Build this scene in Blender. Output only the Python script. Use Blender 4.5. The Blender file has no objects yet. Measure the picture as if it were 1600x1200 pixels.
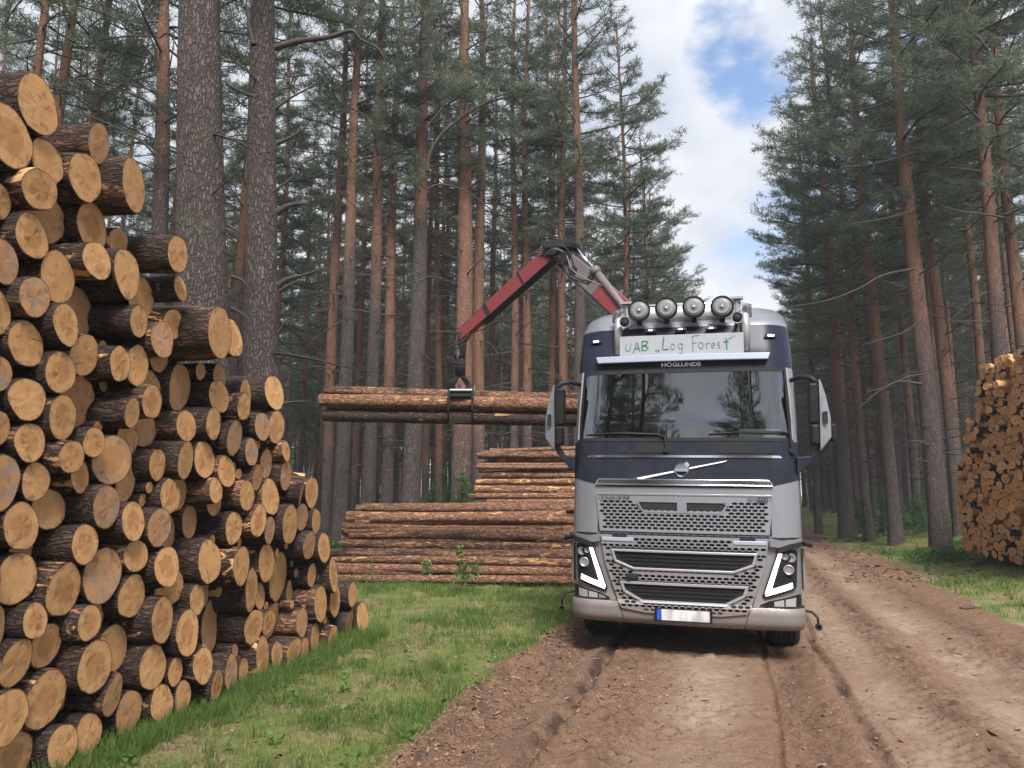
import bpy, bmesh, math, random
import numpy as np
from math import radians, sin, cos, pi, tan, sqrt, atan2
from mathutils import Vector, Matrix

# ------------------------------------------------------------------ camera, sky, sun, exposure
scn = bpy.context.scene
COL = scn.collection
CAM_H, PITCH, FOC = 1.75, radians(8.1), 1200.0
cam_d = bpy.data.cameras.new('camera')
cam_d.lens = 27.0; cam_d.sensor_width = 36.0; cam_d.clip_start = 0.05; cam_d.clip_end = 2000
cam = bpy.data.objects.new('camera', cam_d); COL.objects.link(cam)
cam.location = (0, 0, CAM_H); cam.rotation_euler = (pi/2 + PITCH, 0, 0)
scn.camera = cam

SUN_EL, SUN_AZ = radians(50), radians(172)      # azimuth measured clockwise from +Y: behind the camera
world = bpy.data.worlds.new('World'); scn.world = world; world.use_nodes = True
wn, wl = world.node_tree.nodes, world.node_tree.links
wn.clear()
wo = wn.new('ShaderNodeOutputWorld'); bg = wn.new('ShaderNodeBackground')
sky = wn.new('ShaderNodeTexSky'); sky.sky_type = 'NISHITA'; sky.sun_disc = False
sky.sun_elevation = SUN_EL; sky.sun_rotation = SUN_AZ; sky.air_density = 1.0; sky.dust_density = 0.6; sky.ozone_density = 1.5
SKY_STRENGTH = 0.13
tc = wn.new('ShaderNodeTexCoord')
def wmath(op, a, b=None, c=None):
    n = wn.new('ShaderNodeMath'); n.operation = op
    for i, v in enumerate((a, b, c)):
        if v is None: continue
        if isinstance(v, (int, float)): n.inputs[i].default_value = v
        else: wl.new(v, n.inputs[i])
    return n.outputs[0]
def wnoise(scale, detail, rough, off):
    mp = wn.new('ShaderNodeMapping'); mp.inputs['Scale'].default_value = (1, 1, 1.7); mp.inputs['Location'].default_value = off
    wl.new(tc.outputs['Generated'], mp.inputs['Vector'])
    n = wn.new('ShaderNodeTexNoise'); n.inputs['Scale'].default_value = scale
    n.inputs['Detail'].default_value = detail; n.inputs['Roughness'].default_value = rough
    wl.new(mp.outputs[0], n.inputs['Vector']); return n.outputs['Fac']
cover = wnoise(2.1, 7, 0.52, (3.1, 1.7, 0.4))
# a gap in the cloud cover high above the road
_b = (600-122)/FOC; _a = (1178-800)/FOC
hole = Vector((_a, cos(PITCH)-_b*sin(PITCH), sin(PITCH)+_b*cos(PITCH))).normalized()
vm = wn.new('ShaderNodeVectorMath'); vm.operation = 'DISTANCE'; vm.inputs[1].default_value = hole
wl.new(tc.outputs['Generated'], vm.inputs[0])
hn = wnoise(7.0, 5, 0.55, (0.3, 0.2, 0.9))
hd = wmath('ADD', vm.outputs['Value'], wmath('MULTIPLY', wmath('SUBTRACT', hn, 0.5), 0.26))
hm = wn.new('ShaderNodeMapRange'); hm.inputs[1].default_value = 0.022; hm.inputs[2].default_value = 0.075
hm.inputs[3].default_value = 0.0; hm.inputs[4].default_value = 1.0; hm.interpolation_type = 'SMOOTHSTEP'
wl.new(hd, hm.inputs[0])
cm = wn.new('ShaderNodeMapRange'); cm.inputs[1].default_value = 0.34; cm.inputs[2].default_value = 0.46
cm.interpolation_type = 'SMOOTHSTEP'; wl.new(cover, cm.inputs[0])
mask = wmath('MULTIPLY', cm.outputs[0], hm.outputs[0])
tone = wnoise(4.3, 6, 0.55, (1.0, 5.0, 2.0))
cr = wn.new('ShaderNodeValToRGB'); wl.new(tone, cr.inputs[0])
cr.color_ramp.elements[0].position = 0.33; cr.color_ramp.elements[0].color = (0.58, 0.64, 0.76, 1)
cr.color_ramp.elements[1].position = 0.62; cr.color_ramp.elements[1].color = (0.93, 0.95, 0.99, 1)
sm = wn.new('ShaderNodeMix'); sm.data_type = 'RGBA'; sm.blend_type = 'MULTIPLY'; sm.inputs['Factor'].default_value = 1
wl.new(sky.outputs[0], sm.inputs['A']); sm.inputs['B'].default_value = (SKY_STRENGTH,)*3 + (1,)
CLOUD = 0.55
cs = wn.new('ShaderNodeMix'); cs.data_type = 'RGBA'; cs.blend_type = 'MULTIPLY'; cs.inputs['Factor'].default_value = 1
wl.new(cr.outputs[0], cs.inputs['A']); cs.inputs['B'].default_value = (CLOUD,)*3 + (1,)
mx = wn.new('ShaderNodeMix'); mx.data_type = 'RGBA'
wl.new(mask, mx.inputs['Factor']); wl.new(sm.outputs['Result'], mx.inputs['A']); wl.new(cs.outputs['Result'], mx.inputs['B'])
wl.new(mx.outputs['Result'], bg.inputs['Color']); bg.inputs['Strength'].default_value = 1.0
wl.new(bg.outputs[0], wo.inputs['Surface'])

sun_d = bpy.data.lights.new('sun', 'SUN'); sun_d.energy = 3.9; sun_d.angle = radians(24); sun_d.color = (1.0, 0.95, 0.88)
sun = bpy.data.objects.new('sun', sun_d); COL.objects.link(sun)
sd = Vector((sin(SUN_AZ)*cos(SUN_EL), cos(SUN_AZ)*cos(SUN_EL), sin(SUN_EL)))
sun.rotation_euler = sd.to_track_quat('Z', 'Y').to_euler()
scn.view_settings.view_transform = 'Standard'; scn.view_settings.look = 'None'
scn.view_settings.exposure = 0.98; scn.view_settings.gamma = 1.0; scn.view_settings.use_curve_mapping = False
scn.cycles.volume_bounces = 0; scn.cycles.max_bounces = 6; scn.cycles.diffuse_bounces = 3; scn.cycles.transparent_max_bounces = 8
scn.cycles.use_denoising = True

random.seed(7)
RNG = np.random.default_rng(11)

# ------------------------------------------------------------------ helpers
def ray(px, py):
    a = (px-800)/FOC; b = (600-py)/FOC
    return np.array([a, cos(PITCH)-b*sin(PITCH), sin(PITCH)+b*cos(PITCH)])
def sight(px, py, d):                       # the world point d metres deep along a line of sight
    return np.array([0, 0, CAM_H]) + ray(px, py)*d

def hash2(ix, iy, seed):
    h = (ix.astype(np.int64)*374761393 + iy.astype(np.int64)*668265263 + seed*974634777) & 0x7fffffff
    h = ((h ^ (h >> 13))*1274126177) & 0x7fffffff
    return ((h ^ (h >> 16)) & 0xffff)/65535.0
def vnoise(x, y, seed=0):
    ix = np.floor(x); iy = np.floor(y); fx = x-ix; fy = y-iy
    fx = fx*fx*(3-2*fx); fy = fy*fy*(3-2*fy)
    a = hash2(ix, iy, seed); b = hash2(ix+1, iy, seed); c = hash2(ix, iy+1, seed); d = hash2(ix+1, iy+1, seed)
    return (a*(1-fx)+b*fx)*(1-fy) + (c*(1-fx)+d*fx)*fy
def fbm(x, y, oct=4, seed=0, gain=0.5):
    x = np.asarray(x, float); y = np.asarray(y, float)
    s = 0; a = 1; t = 0
    for o in range(oct):
        s = s + a*vnoise(x*2**o+17.3*o, y*2**o+9.1*o, seed+o); t += a; a *= gain
    return s/t
def sstep(a, b, x):
    t = np.clip((x-a)/(b-a), 0, 1); return t*t*(3-2*t)

def new_mesh(name, verts, faces, mats=(), smooth=False, midx=None, attrs=None):
    me = bpy.data.meshes.new(name)
    verts = np.asarray(verts, dtype=np.float32)
    if isinstance(faces, np.ndarray):
        n, k = faces.shape
        me.vertices.add(len(verts)); me.vertices.foreach_set('co', verts.ravel())
        me.loops.add(n*k); me.loops.foreach_set('vertex_index', faces.astype(np.int32).ravel())
        me.polygons.add(n)
        me.polygons.foreach_set('loop_start', np.arange(0, n*k, k, dtype=np.int32))
        me.update(calc_edges=True)
    else:
        me.from_pydata(verts.tolist(), [], faces); me.update()
    for m in mats: me.materials.append(m)
    if midx is not None: me.polygons.foreach_set('material_index', np.asarray(midx, dtype=np.int32))
    if smooth: me.polygons.foreach_set('use_smooth', np.ones(len(me.polygons), dtype=bool))
    if attrs:
        for k, v in attrs.items():
            at = me.attributes.new(k, 'FLOAT', 'POINT'); at.data.foreach_set('value', np.asarray(v, dtype=np.float32))
    return me
def link(name, data, parent=None, loc=None, rot=None, **props):
    o = bpy.data.objects.new(name, data); COL.objects.link(o)
    if parent is not None: o.parent = parent
    if loc is not None: o.location = loc
    if rot is not None: o.rotation_euler = rot
    for k, v in props.items(): o[k] = v
    return o

class MB:
    """collects shapes into one mesh"""
    def __init__(s): s.v = []; s.f = []; s.m = []
    def add(s, V, F, m=0):
        o = len(s.v); s.v.extend([tuple(map(float, p)) for p in V]); s.f.extend([tuple(i+o for i in f) for f in F]); s.m.extend([m]*len(F))
    def box(s, c, d, M=None, m=0):
        x, y, z = (k/2 for k in d)
        P = [Vector((i*x, j*y, k*z)) for i in (-1, 1) for j in (-1, 1) for k in (-1, 1)]
        if M is not None: P = [M @ p for p in P]
        P = [p+Vector(c) for p in P]
        s.add(P, [(0, 1, 3, 2), (4, 6, 7, 5), (0, 4, 5, 1), (2, 3, 7, 6), (0, 2, 6, 4), (1, 5, 7, 3)], m)
    def tube(s, pts, rad, n=8, m=0, cap=True):
        pts = [Vector(p) for p in pts]; k = len(pts)
        if not hasattr(rad, '__len__'): rad = [rad]*k
        V = []; prev = None
        for i, p in enumerate(pts):
            t = (pts[min(i+1, k-1)]-pts[max(i-1, 0)])
            if t.length < 1e-9: t = Vector((0, 0, 1))
            t.normalize()
            if prev is None:
                u = t.orthogonal().normalized()
            else:
                u = (prev - t*prev.dot(t)); u = u.normalized() if u.length > 1e-6 else t.orthogonal().normalized()
            prev = u; w = t.cross(u)
            for j in range(n):
                a = 2*pi*j/n; V.append(p + (u*cos(a)+w*sin(a))*rad[i])
        F = []
        for i in range(k-1):
            for j in range(n):
                F.append((i*n+j, i*n+(j+1) % n, (i+1)*n+(j+1) % n, (i+1)*n+j))
        if cap: F.append(tuple(reversed(range(n)))); F.append(tuple((k-1)*n+j for j in range(n)))
        s.add(V, F, m)
    def lathe(s, prof, c, axis='Y', n=24, m=0):
        """prof: list of (r, h); turned about axis through c"""
        V = []; c = Vector(c)
        for r, h in prof:
            for j in range(n):
                a = 2*pi*j/n; p = (r*cos(a), r*sin(a))
                V.append(c + {'Y': Vector((p[0], h, p[1])), 'X': Vector((h, p[0], p[1])), 'Z': Vector((p[0], p[1], h))}[axis])
        F = []
        for i in range(len(prof)-1):
            for j in range(n):
                F.append((i*n+j, i*n+(j+1) % n, (i+1)*n+(j+1) % n, (i+1)*n+j))
        if prof[0][0] > 1e-4: F.append(tuple(range(n)))
        if prof[-1][0] > 1e-4: F.append(tuple((len(prof)-1)*n+j for j in range(n)))
        s.add(V, F, m)
    def mesh(s, name, mats, smooth=False, bevel=0):
        me = bpy.data.meshes.new(name); me.from_pydata(s.v, [], s.f); me.update()
        for m in (mats if isinstance(mats, (list, tuple)) else [mats]): me.materials.append(m)
        me.polygons.foreach_set('material_index', s.m)
        bm = bmesh.new(); bm.from_mesh(me)
        bmesh.ops.recalc_face_normals(bm, faces=bm.faces)
        bm.to_mesh(me); bm.free()
        if smooth:
            me.polygons.foreach_set('use_smooth', np.ones(len(me.polygons), dtype=bool))
        return me
    def build(s, name, mats, parent=None, smooth=False, bevel=0, **props):
        o = link(name, s.mesh(name, mats, smooth), parent, **props)
        if bevel:
            b = o.modifiers.new('bevel', 'BEVEL'); b.width = bevel; b.segments = 2; b.limit_method = 'ANGLE'; b.angle_limit = radians(35)
            b.harden_normals = False
        return o

# ---- material helper
class MT:
    def __init__(s, name):
        s.m = bpy.data.materials.new(name); s.m.use_nodes = True
        s.t = s.m.node_tree; s.t.nodes.clear()
        s.out = s.t.nodes.new('ShaderNodeOutputMaterial'); s.p = s.t.nodes.new('ShaderNodeBsdfPrincipled')
        s.t.links.new(s.p.outputs[0], s.out.inputs['Surface'])
    def n(s, typ, **kw):
        n = s.t.nodes.new(typ)
        for k, v in kw.items():
            if hasattr(n, k): setattr(n, k, v)
        return n
    def l(s, a, b): s.t.links.new(a, b)
    def put(s, sock, v):
        if isinstance(v, (int, float)): sock.default_value = v
        elif isinstance(v, (tuple, list)): sock.default_value = tuple(v) + ((1,) if len(v) == 3 and sock.type == 'RGBA' else ())
        else: s.l(v, sock)
    def set(s, **kw):
        for k, v in kw.items(): s.put(s.p.inputs[k.replace('_', ' ')], v)
    def math(s, op, a, b=0.0, c=None, clamp=False):
        n = s.n('ShaderNodeMath'); n.operation = op; n.use_clamp = clamp
        s.put(n.inputs[0], a); s.put(n.inputs[1], b)
        if c is not None: s.put(n.inputs[2], c)
        return n.outputs[0]
    def mix(s, f, a, b, blend='MIX'):
        n = s.n('ShaderNodeMix'); n.data_type = 'RGBA'; n.blend_type = blend
        s.put(n.inputs['Factor'], f); s.put(n.inputs['A'], a); s.put(n.inputs['B'], b)
        return n.outputs['Result']
    def ramp(s, f, lo, hi):
        n = s.n('ShaderNodeMapRange'); n.interpolation_type = 'SMOOTHSTEP'
        s.put(n.inputs[0], f); s.put(n.inputs[1], lo); s.put(n.inputs[2], hi); return n.outputs[0]
    def obj(s): return s.n('ShaderNodeTexCoord').outputs['Object']
    def geo(s): return s.n('ShaderNodeNewGeometry').outputs['Position']
    def mapping(s, v, scale=(1, 1, 1), loc=(0, 0, 0)):
        n = s.n('ShaderNodeMapping'); s.l(v, n.inputs['Vector']); s.put(n.inputs['Scale'], scale); s.put(n.inputs['Location'], loc); return n.outputs[0]
    def noise(s, v, scale, detail=4, rough=0.55, dist=0.0):
        n = s.n('ShaderNodeTexNoise'); s.l(v, n.inputs['Vector']); s.put(n.inputs['Scale'], scale)
        n.inputs['Detail'].default_value = detail; n.inputs['Roughness'].default_value = rough; n.inputs['Distortion'].default_value = dist
        return n.outputs['Fac']
    def vor(s, v, scale, feature='F1', rnd=1.0):
        n = s.n('ShaderNodeTexVoronoi'); n.feature = feature; s.l(v, n.inputs['Vector']); s.put(n.inputs['Scale'], scale); n.inputs['Randomness'].default_value = rnd
        return n.outputs['Distance']
    def attr(s, name):
        n = s.n('ShaderNodeAttribute'); n.attribute_name = name; return n.outputs['Fac']
    def rnd(s): return s.n('ShaderNodeObjectInfo').outputs['Random']
    def ocol(s):
        sp = s.n('ShaderNodeSeparateColor'); s.l(s.n('ShaderNodeObjectInfo').outputs['Color'], sp.inputs[0]); return sp.outputs
    def bump(s, h, strength=0.5, dist=0.01):
        n = s.n('ShaderNodeBump'); s.put(n.inputs['Height'], h); n.inputs['Strength'].default_value = strength; n.inputs['Distance'].default_value = dist
        s.l(n.outputs[0], s.p.inputs['Normal'])
def offset_vec(M, v, k=37.0):
    """move a coordinate by the object's random number, so that no two alike pieces carry the same grain"""
    r = M.rnd(); c = M.n('ShaderNodeCombineXYZ'); a = M.math('MULTIPLY', r, k)
    M.l(a, c.inputs[0]); M.l(M.math('MULTIPLY', r, k*1.7), c.inputs[1]); M.l(M.math('MULTIPLY', r, k*2.3), c.inputs[2])
    n = M.n('ShaderNodeVectorMath'); n.operation = 'ADD'; M.l(v, n.inputs[0]); M.l(c.outputs[0], n.inputs[1]); return n.outputs[0]
def simple(name, col, rough=0.5, metal=0.0, spec=0.5, coat=0.0, emit=None, es=0.0, dirt=0.0, dirtcol=(0.25, 0.19, 0.14)):
    M = MT(name); c = tuple(col)
    if dirt:
        P = M.obj(); nz = M.noise(P, 5, 5, 0.65); n2 = M.noise(P, 38, 3, 0.6)
        f = M.math('MULTIPLY', M.ramp(M.math('ADD', nz, M.math('MULTIPLY', n2, 0.3)), 0.45, 0.95), dirt)
        M.set(Base_Color=M.mix(f, c, dirtcol)); M.set(Roughness=M.math('ADD', M.math('MULTIPLY', f, 0.4), rough, clamp=True))
    else: M.set(Base_Color=c, Roughness=rough)
    M.set(Metallic=metal, Specular_IOR_Level=spec, Coat_Weight=coat)
    if emit: M.set(Emission_Color=emit, Emission_Strength=es)
    return M.m

# ------------------------------------------------------------------ materials
def mat_bark_log(name='log_bark'):
    M = MT(name); P = offset_vec(M, M.obj()); oc = M.ocol()
    V = M.mapping(P, (5, 15, 15))
    wv = M.n('ShaderNodeTexNoise'); M.l(M.mapping(P, (6, 12, 12)), wv.inputs['Vector']); wv.inputs['Scale'].default_value = 1.0; wv.inputs['Detail'].default_value = 5
    va = M.n('ShaderNodeVectorMath'); va.operation = 'MULTIPLY_ADD'; M.l(wv.outputs['Color'], va.inputs[0]); va.inputs[1].default_value = (0.38, 0.11, 0.11); M.l(P, va.inputs[2]); Q = va.outputs[0]
    pl = M.vor(M.mapping(Q, (7, 30, 30)), 1.0, 'DISTANCE_TO_EDGE'); flake = M.noise(M.mapping(Q, (14, 70, 70)), 1.0, 4, 0.7)
    fur = M.ramp(M.math('ADD', pl, M.math('MULTIPLY', M.math('SUBTRACT', flake, 0.5), 0.4)), 0.0, 0.25)
    n1 = M.noise(V, 1.0, 6, 0.62, 0.5); n2 = M.noise(M.mapping(P, (1.3, 6, 6)), 1.0, 5, 0.6, 0.9); n3 = M.noise(P, 60, 3, 0.6)
    dark = M.mix(n1, (0.022, 0.015, 0.013), (0.105, 0.066, 0.052))  # bark tone lowered to hold the shadows between stacked logs
    orange = M.mix(n1, (0.16, 0.070, 0.045), (0.47, 0.250, 0.145))
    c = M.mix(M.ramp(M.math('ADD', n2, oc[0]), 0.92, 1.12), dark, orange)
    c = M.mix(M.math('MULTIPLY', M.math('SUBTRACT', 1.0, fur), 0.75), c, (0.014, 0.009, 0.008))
    peel = M.ramp(M.math('ADD', M.noise(M.mapping(P, (3.1, 9, 9), (4, 2, 1)), 1.0, 6, 0.66, 1.2), oc[1]), 1.10, 1.16)
    pc = M.mix(M.noise(M.mapping(P, (3, 30, 30)), 1.0, 3), (0.44, 0.21, 0.09), (0.64, 0.39, 0.19))
    c = M.mix(peel, c, pc)
    c = M.mix(M.math('MULTIPLY', M.ramp(flake, 0.56, 0.72), M.math('SUBTRACT', 1.0, peel)), c, (0.21, 0.135, 0.105))
    c = M.mix(M.ramp(n3, 0.64, 0.8), c, (0.24, 0.17, 0.12))
    M.set(Base_Color=c, Roughness=0.85, Specular_IOR_Level=0.25)
    h = M.math('ADD', M.math('MULTIPLY', fur, M.math('SUBTRACT', 1.0, peel)), M.math('MULTIPLY', n1, 0.9))
    M.bump(h, 0.9, 0.014); return M.m
def mat_cut(name='cut_wood'):
    M = MT(name); O = M.obj(); P = offset_vec(M, O); oc = M.ocol(); rn = M.attr('rn')
    w = M.noise(P, 9, 4, 0.6); w2 = M.noise(P, 45, 3, 0.6)
    rr = M.math('ADD', rn, M.math('MULTIPLY', M.math('SUBTRACT', w, 0.5), 0.34))
    heart = M.math('SUBTRACT', 1.0, M.ramp(rr, 0.50, 0.62))
    sap = M.mix(w, (0.52, 0.262, 0.105), (0.70, 0.405, 0.185))
    hea = M.mix(w, (0.38, 0.170, 0.062), (0.52, 0.260, 0.105))
    c = M.mix(M.math('MULTIPLY', heart, oc[1]), sap, hea)
    ring = M.math('SINE', M.math('MULTIPLY', M.math('ADD', rn, M.math('MULTIPLY', w, 0.06)), 120.0))
    c = M.mix(M.math('MULTIPLY', M.ramp(ring, 0.0, 1.0), 0.34), c, (0.34, 0.165, 0.065))
    saw = M.noise(M.mapping(P, (1, 9, 150)), 1.0, 2, 0.5)
    c = M.mix(M.math('MULTIPLY', M.ramp(saw, 0.46, 0.72), 0.45), c, (0.36, 0.19, 0.085))
    # drying cracks running out from the pith
    crk = M.ramp(M.noise(M.mapping(P, (1, 6, 38)), 1.0, 2, 0.5, 0.5), 0.685, 0.71)
    c = M.mix(M.math('MULTIPLY', crk, 0.75), c, (0.16, 0.075, 0.03))
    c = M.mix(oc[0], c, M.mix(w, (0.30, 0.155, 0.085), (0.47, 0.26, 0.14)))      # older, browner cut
    c = M.mix(M.math('MULTIPLY', M.ramp(M.math('ADD', M.noise(P, 14, 5, 0.7), M.math('MULTIPLY', rn, 0.10)), 0.58, 0.74), 0.75), c, (0.20, 0.115, 0.07))
    c = M.mix(M.math('MULTIPLY', oc[2], M.ramp(M.noise(P, 5, 5, 0.7), 0.5, 0.65)), c, (0.30, 0.25, 0.22))   # blue-grey stain
    edge = M.ramp(M.math('ADD', rn, M.math('MULTIPLY', M.math('SUBTRACT', w2, 0.5), 0.05)), 0.945, 0.97)
    c = M.mix(edge, c, (0.15, 0.075, 0.045))
    M.set(Base_Color=c, Roughness=0.8, Specular_IOR_Level=0.2)
    M.bump(M.math('ADD', saw, M.math('MULTIPLY', w2, 0.5)), 0.35, 0.004); return M.m
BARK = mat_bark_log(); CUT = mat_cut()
def mat_trunk():
    M = MT('pine_bark'); O = M.obj(); P = offset_vec(M, O, 11); oc = M.ocol()
    sp = M.n('ShaderNodeSeparateXYZ'); M.l(O, sp.inputs[0]); z = sp.outputs[2]
    wv = M.n('ShaderNodeTexNoise'); M.l(M.mapping(P, (9, 9, 5)), wv.inputs['Vector']); wv.inputs['Scale'].default_value = 1.0; wv.inputs['Detail'].default_value = 4
    va = M.n('ShaderNodeVectorMath'); va.operation = 'MULTIPLY_ADD'; M.l(wv.outputs['Color'], va.inputs[0]); va.inputs[1].default_value = (0.13, 0.13, 0.42); M.l(P, va.inputs[2]); Q = va.outputs[0]
    ed = M.vor(M.mapping(Q, (26, 26, 6.0)), 1.0, 'DISTANCE_TO_EDGE'); cell = M.vor(M.mapping(Q, (44, 44, 15)), 1.0, 'F1')
    vc = M.n('ShaderNodeTexVoronoi'); M.l(M.mapping(Q, (26, 26, 6.0)), vc.inputs['Vector']); vc.inputs['Scale'].default_value = 1.0
    sc_ = M.n('ShaderNodeSeparateColor'); M.l(vc.outputs['Color'], sc_.inputs[0]); tint = sc_.outputs[0]
    flake = M.noise(M.mapping(Q, (60, 60, 12)), 1.0, 4, 0.7)
    n1 = M.noise(M.mapping(P, (9, 9, 3)), 1.0, 6, 0.65); n2 = M.noise(P, 1.1, 4, 0.6); n3 = M.noise(P, 42, 4, 0.6)
    grey = M.mix(n1, (0.070, 0.056, 0.055), (0.190, 0.160, 0.158))
    grey = M.mix(M.math('MULTIPLY', M.ramp(n3, 0.5, 0.8), M.ramp(cell, 0.55, 0.2)), grey, (0.30, 0.275, 0.265))
    warm = M.mix(n1, (0.145, 0.072, 0.052), (0.345, 0.185, 0.128))
    # the thin orange bark begins at a height of its own on every tree (object colour r)
    t = M.ramp(M.math('ADD', z, M.math('MULTIPLY', M.math('SUBTRACT', n2, 0.5), 5.0)), M.math('MULTIPLY', oc[0], 20.0), M.math('ADD', M.math('MULTIPLY', oc[0], 20.0), 3.0))
    c = M.mix(t, grey, warm)
    c = M.mix(M.math('MULTIPLY', M.math('MULTIPLY', tint, M.math('SUBTRACT', 1.0, t)), 0.5), c, (0.105, 0.075, 0.070))
    c = M.mix(M.math('MULTIPLY', M.ramp(flake, 0.52, 0.72), 0.55), c, (0.05, 0.036, 0.032))
    fur = M.ramp(M.math('ADD', ed, M.math('MULTIPLY', M.math('SUBTRACT', flake, 0.5), 0.34)), 0.0, 0.24)
    c = M.mix(M.math('MULTIPLY', M.math('SUBTRACT', 1.0, fur), M.math('SUBTRACT', 0.66, M.math('MULTIPLY', t, 0.50))), c, (0.035, 0.024, 0.02))
    c = M.mix(M.math('MULTIPLY', M.ramp(n2, 0.55, 0.7), M.math('MULTIPLY', M.math('SUBTRACT', 1.0, t), 0.22)), c, (0.12, 0.15, 0.09))
    c = M.mix(M.math('MULTIPLY', oc[1], 0.6), c, (0.045, 0.036, 0.032))
    M.set(Base_Color=c, Roughness=0.9, Specular_IOR_Level=0.2)
    M.bump(M.math('ADD', M.math('ADD', fur, M.math('MULTIPLY', n1, 0.9)), M.math('MULTIPLY', cell, 0.5)), 1.0, 0.022); return M.m
TRUNK = mat_trunk()
def mat_twig():
    M = MT('dead_twig'); P = M.obj(); n = M.noise(P, 6, 4)
    M.set(Base_Color=M.mix(n, (0.022, 0.017, 0.015), (0.068, 0.053, 0.046)), Roughness=0.9); return M.m
TWIG = mat_twig()
def mat_leaf(name, a, b, trans=0.25, rough=0.5):
    M = MT(name); P = M.geo(); n = M.noise(P, 0.9, 3, 0.6); n2 = M.noise(P, 9, 2); r = M.rnd()
    f = M.math('ADD', M.math('MULTIPLY', n, 0.5), M.math('ADD', M.math('MULTIPLY', n2, 0.35), M.math('MULTIPLY', M.math('SUBTRACT', r, 0.5), 0.5)), clamp=True)
    c = M.mix(f, a, b); M.set(Base_Color=c, Roughness=rough, Specular_IOR_Level=0.3)
    tr = M.n('ShaderNodeBsdfTranslucent'); M.l(c, tr.inputs[0]); ms = M.n('ShaderNodeMixShader'); ms.inputs[0].default_value = trans
    M.l(M.p.outputs[0], ms.inputs[1]); M.l(tr.outputs[0], ms.inputs[2]); M.l(ms.outputs[0], M.out.inputs['Surface']); return M.m
NEEDLE = mat_leaf('pine_needles', (0.068, 0.100, 0.072), (0.180, 0.210, 0.140), 0.45)
SPRUCE = mat_leaf('spruce_needles', (0.025, 0.060, 0.022), (0.075, 0.150, 0.045), 0.25)
GRASS = mat_leaf('grass_blades', (0.060, 0.120, 0.024), (0.165, 0.245, 0.060), 0.4)
STRAW = mat_leaf('dry_grass', (0.26, 0.20, 0.10), (0.42, 0.35, 0.19), 0.2)
LEAF = mat_leaf('herb_leaves', (0.06, 0.15, 0.03), (0.15, 0.30, 0.07), 0.35)
def mat_ground():
    M = MT('forest_ground'); P = M.geo()
    g = M.attr('grass'); dk = M.attr('moist_shade'); sd = M.attr('sand'); lt = M.attr('litter')
    n1 = M.noise(P, 1.3, 6, 0.65); n2 = M.noise(P, 9, 6, 0.68); n3 = M.noise(P, 70, 4, 0.6); n4 = M.noise(P, 24, 5, 0.7)
    soil = M.mix(n2, (0.082, 0.048, 0.032), (0.215, 0.134, 0.087))
    soil = M.mix(M.math('MULTIPLY', sd, M.ramp(M.math('ADD', n2, M.math('MULTIPLY', n1, .5)), 0.35, 0.9)), soil, M.mix(n4, (0.215, 0.157, 0.116), (0.345, 0.268, 0.206)))
    soil = M.mix(M.math('MULTIPLY', dk, M.ramp(M.math('ADD', n4, M.math('MULTIPLY', dk, 0.3)), 0.35, 0.75)), soil, (0.048, 0.032, 0.026))  # damp soil colour that also deepens ruts and treads with painted shade
    lit = M.mix(M.ramp(n3, 0.4, 0.6), (0.085, 0.048, 0.034), (0.225, 0.132, 0.086))
    lit = M.mix(M.ramp(n4, 0.55, 0.7), lit, (0.085, 0.05, 0.036))
    soil = M.mix(M.math('MULTIPLY', lt, M.ramp(n2, 0.34, 0.52)), soil, lit)
    moss = M.mix(n2, (0.060, 0.085, 0.022), (0.150, 0.185, 0.050))
    moss = M.mix(M.math('MULTIPLY', M.ramp(n1, 0.44, 0.60), 0.8), moss, M.mix(n4, (0.13, 0.10, 0.055), (0.27, 0.22, 0.12)))
    moss = M.mix(M.ramp(n3, 0.55, 0.7), moss, (0.10, 0.065, 0.035))
    gm = M.ramp(M.math('ADD', g, M.math('MULTIPLY', M.math('SUBTRACT', n4, 0.5), 0.55)), 0.35, 0.62)
    M.set(Base_Color=M.mix(gm, soil, moss), Roughness=0.95, Specular_IOR_Level=0.15)
    M.bump(M.math('ADD', M.math('MULTIPLY', n2, 0.8), M.math('ADD', M.math('MULTIPLY', n3, 0.35), M.math('MULTIPLY', n4, 0.6))), 0.75, 0.03); return M.m
GROUND = mat_ground()

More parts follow.
